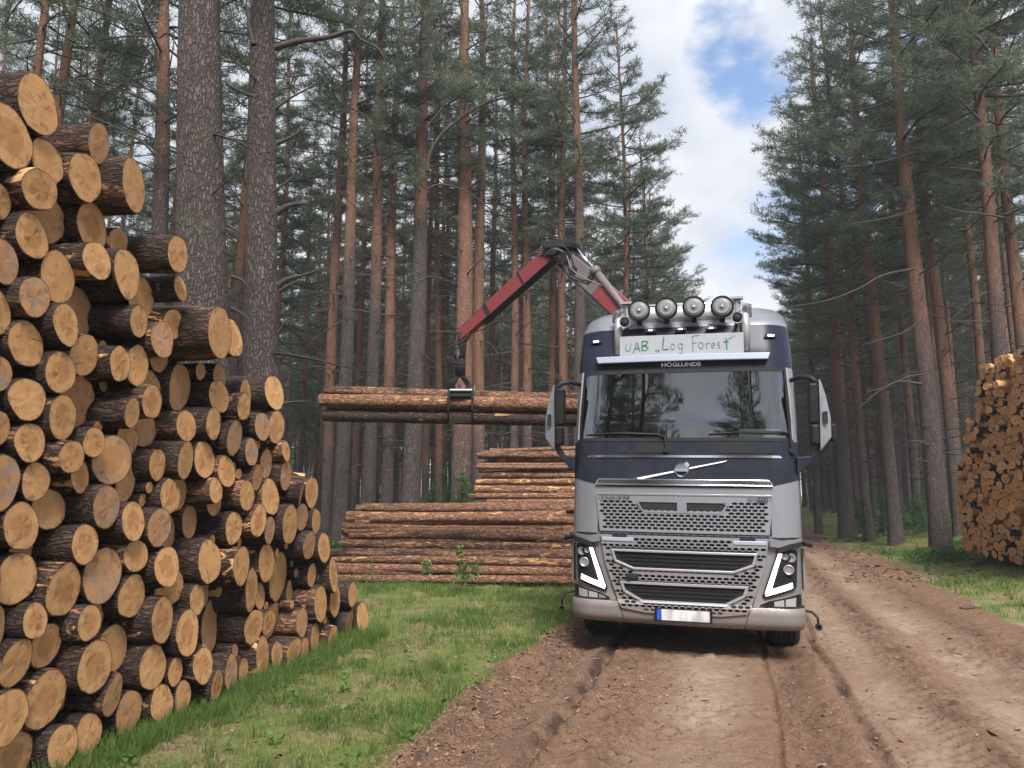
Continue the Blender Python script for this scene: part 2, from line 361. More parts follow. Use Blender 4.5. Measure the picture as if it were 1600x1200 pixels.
# ------------------------------------------------------------------ terrain
TRK_O = np.array([1.83, 8.50]); TRK_YAW = radians(15.2); ROAD_A = radians(16)
def uv(x, y):
    dx = x-TRK_O[0]; dy = y-TRK_O[1]
    return dx*cos(ROAD_A)-dy*sin(ROAD_A), dx*sin(ROAD_A)+dy*cos(ROAD_A)
def masks(x, y):
    u, v = uv(x, y)
    wob = (fbm(x*0.5, y*0.5, 4, 5)-0.5)*1.0 + (fbm(x*2.2, y*2.2, 3, 8)-0.5)*0.45
    left = sstep(-1.2, -1.75, u+wob*0.85)
    re = 3.95 + (fbm(v*0.25, v*0+3, 3, 9)-0.5)*1.2
    right = sstep(0, 0.6, u-re+wob*0.6)
    grass = np.clip(left+right, 0, 1)
    return u, v, wob, grass, left, right
def height(x, y, fine=True):
    x = np.asarray(x, float); y = np.asarray(y, float)
    u, v, wob, grass, left, right = masks(x, y)
    h = 0.40*sstep(4.6, 7.6, u) + 0.25*sstep(8, 20, u)*0 + (fbm(x*0.22, y*0.22, 3, 2)-0.5)*0.22*sstep(1.7, 5, np.abs(u-0.6))
    h = h + 0.09*np.exp(-((u+1.55+wob*0.25)/0.15)**2)*(0.3+1.2*fbm(v*1.6, u*2, 3, 6))         # berm beside the left rut
    if fine:
        road = 1-grass
        near = sstep(30, 18, v+8.5)
        for c, w, d in ((-1.18, 0.15, 0.045), (-0.80, 0.05, 0.060), (1.02, 0.16, 0.050), (1.42, 0.05, 0.034), (2.75, 0.20, 0.030), (0.80, 0.03, 0.030)):
            cc = c + (fbm(v*0.45+c, v*0+1.5, 3, 21)-0.5)*0.16
            h = h - d*np.exp(-((u-cc)/w)**2)*(0.7+0.6*fbm(u*3, v*1.2, 2, 12))*road
            h = h + d*0.55*np.exp(-((u-cc-w*1.7)/(w*0.6))**2)*(0.3+1.2*fbm(u*6, v*3, 3, 14))*road
        # tread blocks pressed into the soft strips
        for c, w, lam, amp in ((-0.38, 0.27, 0.135, 0.034), (2.2, 0.22, 0.15, 0.036), (3.35, 0.24, 0.14, 0.030), (1.0, 0.14, 0.07, 0.016)):
            cc = c + (fbm(v*0.4+c*3, v*0+7.5, 3, 25)-0.5)*0.2
            s = (u-cc)/w; ph = (v + 0.10*np.abs(s)+0.05*(fbm(u*5, v*5, 3, 31)-0.5))*2*pi/lam
            m = np.exp(-np.abs(s)**4)*(0.6+0.4*sstep(0.36, 0.55, fbm(u*1.1+4, v*0.7, 3, 33)))
            h = h + amp*m*near*(np.clip(np.sin(ph)*1.6, -1, 1)*(0.5+0.9*fbm(u*8, v*8, 3, 35)))*road
        h = h + road*((fbm(x*6, y*6, 4, 41)-0.5)*0.040 + (fbm(x*22, y*22, 3, 43)-0.5)*0.018)
        ch = sstep(0.50, 0.62, fbm(x*0.8, y*0.8, 3, 47))
        cl = np.exp(-((u+1.42)/0.22)**2)+0.8*np.exp(-((u+0.82)/0.10)**2)+0.55*np.exp(-((u+0.4)/0.3)**2)+0.7*np.exp(-((u-1.42)/0.09)**2)+0.6*np.exp(-((u-2.2)/0.25)**2)+0.5*np.exp(-((u-3.5)/0.4)**2)
        h = h + road*cl*np.clip(fbm(x*9, y*9, 4, 91)-0.42, 0, 1)*0.16 + road*cl*(fbm(x*26, y*26, 2, 93)-0.5)*0.035
        h = h + road*ch*(fbm(x*13, y*13, 3, 49)-0.5)*0.06
        h = h + grass*((fbm(x*2.5, y*2.5, 4, 51)-0.5)*0.10+(fbm(x*12, y*12, 3, 53)-0.5)*0.03)
    return h
def terrain():
    ang = np.concatenate([np.linspace(-180, -40, 50, endpoint=False), np.linspace(-40, 40, 580, endpoint=False), np.linspace(40, 180, 50, endpoint=False)])
    r = np.concatenate([[0.02, 0.5, 1.2, 2.0, 2.7], 3.3*1.0052**np.arange(300)])
    r = np.concatenate([r, r[-1]*1.011**np.arange(1, 60)]); r = np.concatenate([r, r[-1]*1.035**np.arange(1, 48)]); r = np.append(r, [230.0, 420.0])
    A, Rr = np.meshgrid(np.radians(ang), r)
    X = Rr*np.sin(A); Y = Rr*np.cos(A)
    Z = height(X, Y)
    u, v, wob, grass, left, right = masks(X, Y)
    moist_shade = np.zeros_like(u)  # damp soil, with rut shade painted in as darker colour
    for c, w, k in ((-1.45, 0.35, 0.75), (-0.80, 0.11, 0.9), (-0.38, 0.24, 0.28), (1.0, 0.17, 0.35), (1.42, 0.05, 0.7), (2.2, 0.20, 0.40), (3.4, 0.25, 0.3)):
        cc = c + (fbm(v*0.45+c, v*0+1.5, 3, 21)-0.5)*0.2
        moist_shade = np.maximum(moist_shade, k*np.exp(-((u-cc)/w)**2)*np.clip(2.6*fbm(u*9, v*4, 4, 61)-0.55, 0, 1.35))
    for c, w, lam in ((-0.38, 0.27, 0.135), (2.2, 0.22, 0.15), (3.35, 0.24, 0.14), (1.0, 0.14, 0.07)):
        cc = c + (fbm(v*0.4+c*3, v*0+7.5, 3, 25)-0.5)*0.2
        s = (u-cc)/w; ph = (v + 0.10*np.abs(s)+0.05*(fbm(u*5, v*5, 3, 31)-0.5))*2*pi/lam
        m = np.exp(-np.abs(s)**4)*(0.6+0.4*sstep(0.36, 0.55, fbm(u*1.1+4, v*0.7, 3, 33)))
        moist_shade = np.maximum(moist_shade, 1.0*m*np.clip(0.3-1.5*np.sin(ph+0.5), 0, 1)*sstep(0.22, 0.45, fbm(u*7, v*7, 3, 35)))  # tread hollows: damp tone plus painted-in shade, following the relief
    moist_shade = np.clip(1.35*moist_shade*sstep(45, 15, v), 0, 1)
    sand = np.zeros_like(u)
    for c, w, k in ((0.25, 0.36, 0.85), (1.75, 0.26, 0.7), (2.75, 0.34, 0.85), (-1.05, 0.16, 0.2)):
        sand = np.maximum(sand, k*np.exp(-((u-c)/w)**2))
    sand = np.clip(sand*sstep(25, 8, v+wob*4), 0, 1)
    lit = np.maximum(sstep(0.75, 0.15, np.abs(u+1.5))*0.7, 0.85*sstep(4, 9, v)*sstep(0.42, 0.6, fbm(X*0.5, Y*0.5, 3, 66)))
    lit = np.maximum(lit, 0.9*np.exp(-((u+0.35)/0.3)**2)*np.exp(-((v+1.5)/0.9)**2))
    lit = np.maximum(lit, 0.55*sstep(0.48, 0.66, fbm(X*1.2, Y*1.2, 3, 67)))
    n, k = X.shape
    idx = np.arange(n*k).reshape(n, k)
    a = idx[:-1, :]; b = idx[1:, :]
    F = np.stack([a, np.roll(a, -1, 1), np.roll(b, -1, 1), b], -1).reshape(-1, 4)[:, ::-1]
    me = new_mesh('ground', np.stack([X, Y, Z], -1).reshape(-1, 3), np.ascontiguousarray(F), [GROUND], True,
                  attrs={'grass': grass.ravel(), 'moist_shade': moist_shade.ravel(), 'sand': sand.ravel(), 'litter': lit.ravel()})
    link('ground', me, kind='structure', label='rutted dirt forest road with grass and moss verges')
terrain()
def gh(x, y): return float(height(np.array([x]), np.array([y]), False)[0])

# pale air between the trunks
b = MB(); b.box((0, 62, 13.2), (260, 230, 32)); 
hz = bpy.data.materials.new('pale_air'); hz.use_nodes = True; hz.node_tree.nodes.clear()
ho = hz.node_tree.nodes.new('ShaderNodeOutputMaterial'); hv = hz.node_tree.nodes.new('ShaderNodeVolumePrincipled')
hv.inputs['Color'].default_value = (0.86, 0.91, 1.0, 1); hv.inputs['Density'].default_value = 0.0011; hv.inputs['Anisotropy'].default_value = 0.1
hz.node_tree.links.new(hv.outputs[0], ho.inputs['Volume'])
b.build('haze', hz, kind='stuff', label='pale air that softens the far trunks')
# ------------------------------------------------------------------ logs
ORD = ['lowest', 'second', 'third', 'fourth', 'fifth', 'sixth', 'seventh', 'eighth', 'ninth', 'tenth', 'eleventh', 'twelfth', 'thirteenth', 'fourteenth',
       'fifteenth', 'sixteenth', 'seventeenth', 'eighteenth', 'nineteenth', 'twentieth', '21st', '22nd', '23rd', '24th', '25th', '26th', '27th', '28th', '29th', '30th', '31st', '32nd', '33rd', '34th']
def nth(k): return 'first' if k == 0 else ORD[k]
def log_meshes(r, L, seed, ns=20, nl=10, bend=0.0, taper=0.08, one=False, rough=1.0):
    """log along local -X from its front end at x=0; returns bark mesh (open at x=0) and cut-face mesh"""
    rg = np.random.default_rng(seed)
    th = np.linspace(0, 2*pi, ns, endpoint=False)
    lob = 1 + rough*(rg.uniform(0.01, 0.075)*np.cos(2*th+rg.uniform(0, 6)) + rg.uniform(0, 0.045)*np.cos(3*th+rg.uniform(0, 6)) + rg.uniform(0, 0.02)*np.cos(5*th+rg.uniform(0, 6)) + rg.normal(0, 0.014, ns))
    xs = -L*np.concatenate([[0, 0.012], np.linspace(0.05, 1, nl-1)])
    V = []
    ba = rg.uniform(0, 2*pi)
    for i, x in enumerate(xs):
        t = -x/L
        rr = r*lob*(1-taper*t)*(1 + rough*rg.normal(0, 0.014, ns)*(1 if i > 1 else 0) + rough*0.02*rg.normal())
        if i == 0: rr = r*lob*0.985
        oy = bend*sin(pi*t)*cos(ba); oz = bend*sin(pi*t)*sin(ba)
        V.append(np.stack([np.full(ns, x), rr*np.cos(th)+oy, rr*np.sin(th)+oz], -1))
    # front rim follows a slightly crooked saw cut
    ca = rg.uniform(0, 2*pi); k = rg.uniform(0, 0.10)*(1 if rg.uniform() < 0.75 else 2.2)
    V[0][:, 0] += k*(V[0][:, 1]*cos(ca)+V[0][:, 2]*sin(ca)); V[1][:, 0] += k*(V[1][:, 1]*cos(ca)+V[1][:, 2]*sin(ca))
    m = len(xs); V = np.concatenate(V)
    idx = np.arange(m*ns).reshape(m, ns)
    F = np.stack([idx[:-1], np.roll(idx[:-1], -1, 1), np.roll(idx[1:], -1, 1), idx[1:]], -1).reshape(-1, 4)
    faces = [tuple(f) for f in F.tolist()]; mi = [0]*len(faces)
    rimn = len(V)
    def cap(base_ring, x0, inward):
        vv = []; rn = []; ff = []
        cx = base_ring.mean(0)
        for q, s in enumerate((1.0, 0.62, 0.3)):
            ring = cx + (base_ring-cx)*s
            ring = ring.copy(); ring[:, 0] += rg.normal(0, 0.0025, ns)*(q > 0)
            vv.append(ring); rn += [s]*ns
        vv.append(cx[None, :]); rn.append(0.0)
        vv = np.concatenate(vv)
        for q in range(2):
            for j in range(ns):
                ff.append((q*ns+j, q*ns+(j+1) % ns, (q+1)*ns+(j+1) % ns, (q+1)*ns+j))
        for j in range(ns): ff.append((2*ns+j, 2*ns+(j+1) % ns, 3*ns))
        return vv, ff, rn
    cv, cf, crn = cap(V[:ns], 0, 0)
    bv, bf, brn = cap(V[-ns:], 0, 0)
    if one:
        o1 = len(V); o2 = o1+len(cv)
        allv = np.concatenate([V, cv, bv]); faces += [tuple(i+o1 for i in f) for f in cf] + [tuple(i+o2 for i in f) for f in bf]
        mi += [1]*(len(cf)+len(bf))
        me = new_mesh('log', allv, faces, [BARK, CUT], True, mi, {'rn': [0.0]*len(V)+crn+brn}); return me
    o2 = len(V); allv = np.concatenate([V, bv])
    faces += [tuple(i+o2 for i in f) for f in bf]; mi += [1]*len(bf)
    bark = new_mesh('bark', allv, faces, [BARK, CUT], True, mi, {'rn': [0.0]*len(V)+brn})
    cut = new_mesh('cut_face', cv, cf, [CUT], True, None, {'rn': crn})
    return bark, cut

# --- the big pile at the left: cut ends in the order they were read off the photograph (centre x, y, height; * = set back)
ENDS = """15 222 105;34 196 95;76 275 74;139 271 74;148 243 62;196 300 84;60 315 73;5 313 66;103 363 88 r;30 375 80;12 408 74;93 415 88;178 385 50 r;
260 408 60 p;133 355 80 r;48 450 70;82 484 70;136 431 74;127 497 98 r;182 434 80;222 455 75 r;3 482 100;26 525 85;209 505 57;232 523 62;268 455 40;
263 512 50;90 560 77;8 588 65;62 604 74;117 632 92 r;145 587 73;173 574 60;219 570 65;248 590 68 r;256 577 55 r;181 636 62;99 650 74;143 670 55;226 635 59;
278 645 82 r;266 658 58;45 676 64;-3 665 60;208 682 70 r;45 743 72;8 768 100;108 718 68;139 752 60;187 717 92;212 690 75 r;239 718 58;287 722 62;
82 790 76 r;60 828 88;166 803 74;221 790 68;237 818 72;272 775 68;286 792 63 r;271 858 85 r;212 860 57;245 893 75;170 890 90;134 900 73;93 900 97;
18 907 92;58 962 72;219 955 84;244 977 85;272 946 78 r;121 988 75 r;152 969 70;141 1030 98;170 1027 80 r;75 1036 80;10 1013 85;12 1120 96;106 1091 102;
172 1107 73;206 1115 75;226 1053 83;271 1052 57;258 1112 66;130 1148 68;78 1175 75;296 1016 80;323 672 55;322 712 64;347 745 57;330 772 50;379 708 60;
392 690 50;385 752 46;373 788 63;358 824 60;397 831 57;428 780 60;424 725 45;438 714 34;444 752 45;470 770 52;486 785 50;450 820 62;427 840 48;475 815 45;
486 825 45;322 870 76;313 925 56;381 877 70;414 895 67;444 900 85 r;478 866 56;494 868 50;485 900 40;369 937 80;338 989 91 r;316 1065 65;292 1085 52;
357 1071 54;377 1015 68;384 1060 54;392 987 56;411 967 68 r;409 1032 75;430 979 54;469 968 52;439 1022 50;456 1020 48;470 1020 40;485 1012 52;490 950 60;
455 930 40 r;516 915 55;530 957 50;544 938 42;548 982 46;562 968 46;521 1005 40;500 985 45 r;325 547 93 p;358 527 62;327 620 55;343 600 45 r;422 617 56;
430 670 50;374 640 49;392 630 50 r;403 677 48;-25 560 80;-30 640 80;-35 720 85;-30 830 85;-28 900 90;-30 990 90;-25 1070 90;-35 1160 95;-25 430 80;
-30 350 85;-28 260 90;-60 200 95;-62 300 95;-66 500 95;-60 390 95;-70 600 95;-70 700 95;-72 800 95;-72 900 95;-74 1000 95;-80 1100 100;-80 1200 100;-30 1240 90;40 1245 90;300 960 60 r;300 900 60 r;190 760 60 r;300 830 60 r;345 890 56 r;340 800 55 r;410 940 50 r;28 860 60 r"""
FP = np.array([-2.86, 5.45]); FA = radians(12.1)
FD = np.array([sin(FA), cos(FA)]); FN = np.array([cos(FA), -sin(FA)])      # along the face, out of the face (towards the road)
seeds = []
for e in ENDS.replace('\n', '').split(';'):
    q = e.split(); cx, cy, h = float(q[0]), float(q[1]), float(q[2]); fl = q[3] if len(q) > 3 else ''
    p = {'r': random.uniform(-0.24, -0.12), 'p': random.uniform(0.12, 0.22)}.get(fl, random.uniform(-0.05, 0.065))
    rr = ray(cx, cy); base = FP + FN*p
    d = float(base @ FN)/float(rr[:2] @ FN); w = np.array([0, 0, CAM_H]) + rr*d
    s = float((w[:2]-FP) @ FD); r = h/2/FOC*d*1.05
    seeds.append([s, w[2], r, p, cx, cy])
S = np.array([q[:4] for q in seeds])
S0 = S.copy()
for it in range(260):
    ds = S[:, None, 0]-S[None, :, 0]; dz = S[:, None, 1]-S[None, :, 1]
    D = np.sqrt(ds**2+dz**2)+1e-9; ov = (S[:, None, 2]+S[None, :, 2])*0.97-D; np.fill_diagonal(ov, 0); ov = np.clip(ov, 0, None)
    mv = 0.26*ov
    S[:, 0] += (mv*ds/D).sum(1); S[:, 1] += (mv*dz/D).sum(1)
    S[:, :2] += 0.012*(S0[:, :2]-S[:, :2])
    if it % 20 == 19:
        S[:, 2] -= np.clip(ov.max(1)-0.014, 0, 0.012)*0.35
    # keep each circle within the ground
    S[:, 1] = np.maximum(S[:, 1], S[:, 2]+0.0)
ds = S[:, None, 0]-S[None, :, 0]; dz = S[:, None, 1]-S[None, :, 1]; D = np.sqrt(ds**2+dz**2); np.fill_diagonal(D, 9)
for i in range(len(S)):                                    # last clean-up: shrink what still touches
    j = np.argmin(D[i]-S[:, 2]-S[i, 2]); o = S[i, 2]+S[j, 2]-D[i, j]
    if o > 0: S[i, 2] -= o*0.5; S[j, 2] -= o*0.5
for it in range(4):                                        # let each grow until it meets a neighbour
    ds = S[:, None, 0]-S[None, :, 0]; dz = S[:, None, 1]-S[None, :, 1]; D = np.sqrt(ds**2+dz**2); np.fill_diagonal(D, 9)
    room = (D-S[None, :, 2]-S[:, None, 2]).min(1); g_ = np.clip(room*0.5, 0, 0.12*S[:, 2]); S[:, 2] = np.minimum(S[:, 2]+g_, S[:, 1]+0.03)
# fill the voids between them with logs that lie a little further back
fill = []
for k in range(14000):
    s = random.uniform(S[:, 0].min(), S[:, 0].max()); z = random.uniform(0.1, 3.9)
    dd = np.sqrt((S[:, 0]-s)**2+(S[:, 1]-z)**2)-S[:, 2]; r = min(dd.min(), 0.14)
    if r < 0.042 or z < r: continue
    up = ((np.abs(S[:, 0]-s) < 0.25) & (S[:, 1] > z+0.05)).sum()
    if up < 2: continue
    S = np.vstack([S, [s, z, r*0.98, random.uniform(-0.22, -0.06)]])
smax = S[:, 0].max(); tiers = np.floor(S[:, 1]/0.30).astype(int)
order = {}
for t in set(tiers.tolist()):
    ids = [i for i in range(len(S)) if tiers[i] == t]; ids.sort(key=lambda i: -S[i, 0])
    for k, i in enumerate(ids): order[i] = k
rmed = np.median(S[:, 2])
axis_ang = atan2(-FN[1], FN[0])                       # world yaw of the outward normal is -FA
for i, (s, z, r, p) in enumerate(S):
    tilt = random.gauss(0, 0.03); yaw = -radians(7) + random.gauss(0, 0.06)
    L = random.uniform(2.35, 2.6)
    bark, cut = log_meshes(r, L, 100+i, ns=22 if r > 0.12 else 16, nl=9, bend=random.uniform(0, 0.012), taper=0.06)
    w = FP + FD*s + FN*p
    size = 'thick' if r > rmed*1.22 else ('slim' if r < rmed*0.80 else 'medium')
    kind = random.random()
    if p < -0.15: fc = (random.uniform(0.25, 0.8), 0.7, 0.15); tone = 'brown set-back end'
    elif kind < 0.12: fc = (random.uniform(0.65, 0.95), 0.9, 0.5); tone = 'browned weathered end'
    elif kind < 0.48: fc = (random.uniform(0, 0.15), random.uniform(0.75, 1.0), 0); tone = 'orange-hearted end'
    elif kind < 0.54: fc = (0.35, 0.8, 1.0); tone = 'grey-stained end'
    else: fc = (random.uniform(0.0, 0.22), random.uniform(0.1, 0.45), 0); tone = 'pale yellow end'
    t = tiers[i]; k = order[i]
    pos = ('lowest tier' if t == 0 else '%s tier up' % ORD[t])+' of left pile'
    lab = '%s log, %s, %s from far end, %s' % (size, tone, nth(k) if k else 'first', pos)
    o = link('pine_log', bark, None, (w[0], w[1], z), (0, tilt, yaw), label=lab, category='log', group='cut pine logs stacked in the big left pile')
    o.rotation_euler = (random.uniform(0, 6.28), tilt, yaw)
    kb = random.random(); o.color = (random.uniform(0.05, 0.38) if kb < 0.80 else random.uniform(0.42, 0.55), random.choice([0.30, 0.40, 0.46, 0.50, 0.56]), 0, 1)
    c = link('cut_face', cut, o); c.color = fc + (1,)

# --- circles dropped one on another: the cross-section of a heap
def drop_pack(x0, x1, profile, rfun, tries, seed):
    rg = random.Random(seed); C = []
    xs0 = np.arange(x0, x1, 0.02)
    for k in range(tries):
        r = rfun(rg); best = None
        xs = xs0[(xs0 > x0+r) & (xs0 < x1-r)]
        zs = np.full(len(xs), r)
        for (cx, cz, cr) in C:
            dx = np.abs(xs-cx); m = dx < cr+r
            zs[m] = np.maximum(zs[m], cz+np.sqrt((cr+r)**2-dx[m]**2))
        ok = zs+r <= profile(xs)
        if not ok.any(): continue
        zz = np.where(ok, zs+np.array([rg.uniform(0, 0.02) for _ in xs]), 99); j = int(np.argmin(zz))
        C.append((float(xs[j]), float(zs[j]), r))
    return C
# low pile in the middle, logs lying across the view, ends towards the road
MA = radians(11); AX = np.array([cos(MA), -sin(MA)]); AW = np.array([sin(MA), cos(MA)])
A0 = np.array([-3.75, 15.6])
def profA(w): return np.where(w < 2.1, 0.30+0.60*np.clip(w, 0, 9), 1.52)
CA = drop_pack(0.0, 3.3, profA, lambda g: g.choice([g.uniform(0.075, 0.10), g.uniform(0.085, 0.125)]), 260, 5)
def visible_front(C):
    out = []
    for i, (x, z, r) in enumerate(C):
        cover = sum(1 for (a, b, c) in C if a < x-0.02 and abs(b-z) < c*0.75+r*0.2 and x-a < 1.2)
        above = sum(1 for (a, b, c) in C if b > z and abs(a-x) < c)
        out.append(not (cover >= 4 and above >= 1))
    return out
def lay_pile(C, org, L, cat, labeler, seed, gz0, warm, group, jl=0.16, bend=0.06, yawj=0.018, tone=None):
    rg = random.Random(seed); vis = visible_front(C)
    ids = [i for i in range(len(C)) if vis[i]]
    ids.sort(key=lambda i: (round(C[i][1], 2), C[i][0]))
    for k, i in enumerate(ids):
        w, z, r = C[i]
        LL = L + rg.uniform(-0.25, 0.25); start = L + rg.gauss(0, jl)           # front end = right end
        pos = org + AX*start + AW*w
        yaw = -MA + rg.gauss(0, yawj)
        me = log_meshes(r, LL, seed*1000+i, ns=14, nl=16, bend=rg.uniform(0, bend), taper=rg.uniform(0.0, 0.25), rough=1.8)
        o = link('pine_log', me[0], None, (pos[0], pos[1], z+gz0), (rg.uniform(0, 6.28), rg.gauss(0, 0.004), yaw), label=labeler(k, len(ids), r, i), category='log', group=group)
        o.color = (rg.uniform(*warm), rg.choice([0.36, 0.42, 0.46, 0.50, 0.56]), 0, 1)
        c = link('cut_face', me[1], o); c.color = (rg.uniform(0.2, 0.6), 0.8, 0, 1)
def labA(k, n, r, i): return '%s orange-barked log lying across the low middle pile, %s up from the grass' % ('thick' if r > 0.115 else 'slim', nth(k) if k < 34 else '%dth' % (k+1))
lay_pile(CA, A0, 4.9, 'log', labA, 31, -0.02, (0.52, 0.9), 'logs of the low middle pile')
B0 = A0 + AW*4.6 + AX*2.95
def profB(w): return np.where(w < 0.5, 2.35+1.0*np.clip(w, 0, 9), np.where(w < 1.7, 2.95, 2.4))
CB = drop_pack(0.0, 2.0, profB, lambda g: g.uniform(0.06, 0.115), 260, 9)
def labB(k, n, r, i): return '%s log in the taller pile by the truck mirror, %s from its base' % ('thick peeled' if r > 0.095 else 'thin crooked', nth(k) if k < 34 else '%dth' % (k+1))
lay_pile(CB, B0 - AX*0.9, 5.3, 'log', labB, 77, 0.0, (0.50, 0.85), 'logs of the taller middle pile', jl=0.15, bend=0.07, yawj=0.02)
# the bundle in the grapple
HB = [(700, 611, 0.095, 509, 14.25, 'uppermost and thinnest log held in the grapple, reddish bark'),
      (700, 627, 0.135, 501, 14.0, 'orange log in the middle of the bundle held by the grapple'),
      (700, 649, 0.13, 507, 14.05, 'dark-barked lowest log of the bundle held by the grapple'),
      (700, 634, 0.12, 512, 14.33, 'log at the back of the bundle held by the grapple')]
for k, (cx, cy, r, lx, d, lab) in enumerate(HB):
    a = sight(lx, cy+(-2 if k < 2 else 0), d+0.35); b = sight(905, cy+(11 if k == 0 else 6), d-0.55)
    v = b-a; L = float(np.linalg.norm(v)); ext = b + v/L*0.5
    me = log_meshes(r, L+0.5, 900+k, ns=18, nl=16, bend=0.02, taper=0.08, rough=1.3)
    o = link('pine_log', me[0], None, tuple(ext), (0, 0, 0), label=lab, category='log', group='logs held up by the crane grapple')
    X = Vector(v).normalized(); Y = Vector((0, 0, 1)).cross(X).normalized(); Zv = X.cross(Y)
    o.rotation_euler = Matrix((X, Y, Zv)).transposed().to_euler()
    o.color = ([0.60, 0.80, 0.36, 0.4][k], [0.42, 0.53, 0.50, 0.5][k], 0, 1)
    c = link('cut_face', me[1], o); c.color = (0.3, 0.7, 0, 1)
# --- the tall pile at the right: small round timber, ends towards the road
RA = radians(10.5); RD = np.array([-sin(RA), -cos(RA)]); RN = np.array([-cos(RA), sin(RA)])     # along the face towards us; out of the face
R0 = np.array([10.72, 18.6])
def profR(s): return np.interp(s, [0, 0.25, 0.45, 0.9, 1.15, 1.55, 1.75, 2.1, 2.5, 9], [0.9, 1.6, 2.15, 2.4, 3.05, 3.25, 3.75, 4.15, 4.3, 4.4])
CR = drop_pack(0.0, 5.2, profR, lambda g: g.choice([g.uniform(0.060, 0.085), g.uniform(0.075, 0.115)]), 900, 13)
var = [log_meshes(1.0*0.09, 2.9, 500+k, ns=9, nl=3, bend=0.0, taper=0.05, one=True, rough=1.8) for k in range(12)]
nin = 0; rest = []
gR = lambda s: 0.50-0.07*s
tier_count = {}
cand = []
for i, (s, z, r) in enumerate(CR):
    cand.append((s, z, r))
cand.sort(key=lambda c: c[0])
rgr = random.Random(4)
mbR = []
shown = sorted([c for c in cand if c[0] < 3.7], key=lambda c: -c[2])[:298]
shown_set = set(shown)
for (s, z, r) in cand:
    out = rgr.gauss(0, 0.07)
    if rgr.random() < 0.04: out += rgr.uniform(0.1, 0.25)
    p = R0 + RD*s + RN*out
    yaw = pi+0.25 + rgr.gauss(0, 0.12); tl = rgr.gauss(0, 0.05)
    e = (rgr.uniform(0, 6.28), tl, yaw)
    if (s, z, r) in shown_set:
        t = int(z/0.2); k = tier_count.get(t, 0); tier_count[t] = k+1
        lab = '%s timber end, %s from forest end, %s layer of right pile' % ('stouter' if r > 0.085 else 'thin', nth(k), ORD[t])
        o = link('timber_pole', var[rgr.randrange(12)], None, (p[0], p[1], z+gR(s)), e, label=lab, category='log', group='small timber in the tall right pile')
        o.scale = (1, r/0.09, r/0.09); o.color = (rgr.choice([rgr.uniform(0.0, 0.12), rgr.uniform(0.1, 0.45)]), rgr.uniform(0.5, 1.1), 0, 1)
    else:
        mbR.append((p[0], p[1], z+gR(s), e, r))
V = []; Fs = []; MI = []; RNs = []; base = 0
src = var[0]; sv = np.array([v.co[:] for v in src.vertices]); sf = [tuple(p.vertices) for p in src.polygons]; smi = [p.material_index for p in src.polygons]
srn = [d.value for d in src.attributes['rn'].data]
for (x, y, z, e, r) in mbR:
    from mathutils import Euler
    Mx = np.array(Euler(e).to_matrix()); q = sv*np.array([1, r/0.09, r/0.09]); q = q @ Mx.T + np.array([x, y, z])
    V.append(q); Fs += [tuple(i+base for i in f) for f in sf]; MI += smi; RNs += srn; base += len(sv)
if V:
    me = new_mesh('timber_pole_mass', np.concatenate(V), Fs, [BARK, CUT], True, MI, {'rn': RNs})
    o = link('timber_pole_mass', me, kind='stuff', label='rest of the small round timber in the tall right pile', category='log pile'); o.color = (0.4, 0.5, 0, 1)
# two thin poles left lying on top, sticking out
for k, (px, py, d, L, a) in enumerate([(1548, 617, 16.3, 2.4, 0.5), (1570, 575, 15.9, 2.8, 0.15), (1580, 588, 15.6, 2.6, 0.3)]):
    p = sight(px, py, d); me = log_meshes(0.055+0.01*k, L, 950+k, ns=8, nl=4, one=True)
    o = link('timber_pole', me, None, tuple(p), (0, 0.06*k-0.05, pi-RA+a-0.6), label=['thin red-barked pole jutting from the stepped end of the right pile', 'reddish pole lying along the very top of the right pile', 'pale peeled pole lying just under the topmost pole of the right pile'][k], category='log', group='small timber in the tall right pile')
    o.color = (0.65, [0.3, 0.4, 0.9][k], 0, 1)
# ------------------------------------------------------------------ pine trees
def tube_np(pts, rad, n):
    pts = np.asarray(pts, float); k = len(pts)
    t = np.gradient(pts, axis=0); t /= np.linalg.norm(t, axis=1)[:, None]+1e-9
    up = np.array([0.13, 0.21, 0.97]); 
    u = np.cross(t, up); bad = np.linalg.norm(u, axis=1) < 0.15; u[bad] = np.cross(t[bad], np.array([1, 0.1, 0])); u /= np.linalg.norm(u, axis=1)[:, None]
    w = np.cross(t, u); a = np.linspace(0, 2*pi, n, endpoint=False)
    V = pts[:, None, :] + (u[:, None, :]*np.cos(a)[None, :, None] + w[:, None, :]*np.sin(a)[None, :, None])*np.asarray(rad)[:, None, None]
    idx = np.arange(k*n).reshape(k, n)
    F = np.stack([idx[:-1], np.roll(idx[:-1], -1, 1), np.roll(idx[1:], -1, 1), idx[1:]], -1).reshape(-1, 4)
    return V.reshape(-1, 3), F
class NB:
    def __init__(s): s.V = []; s.F = []; s.o = 0
    def add(s, V, F): s.V.append(V); s.F.append(F+s.o); s.o += len(V)
    def mesh(s, name, mats, smooth=True):
        return new_mesh(name, np.concatenate(s.V), np.concatenate(s.F), mats, smooth)
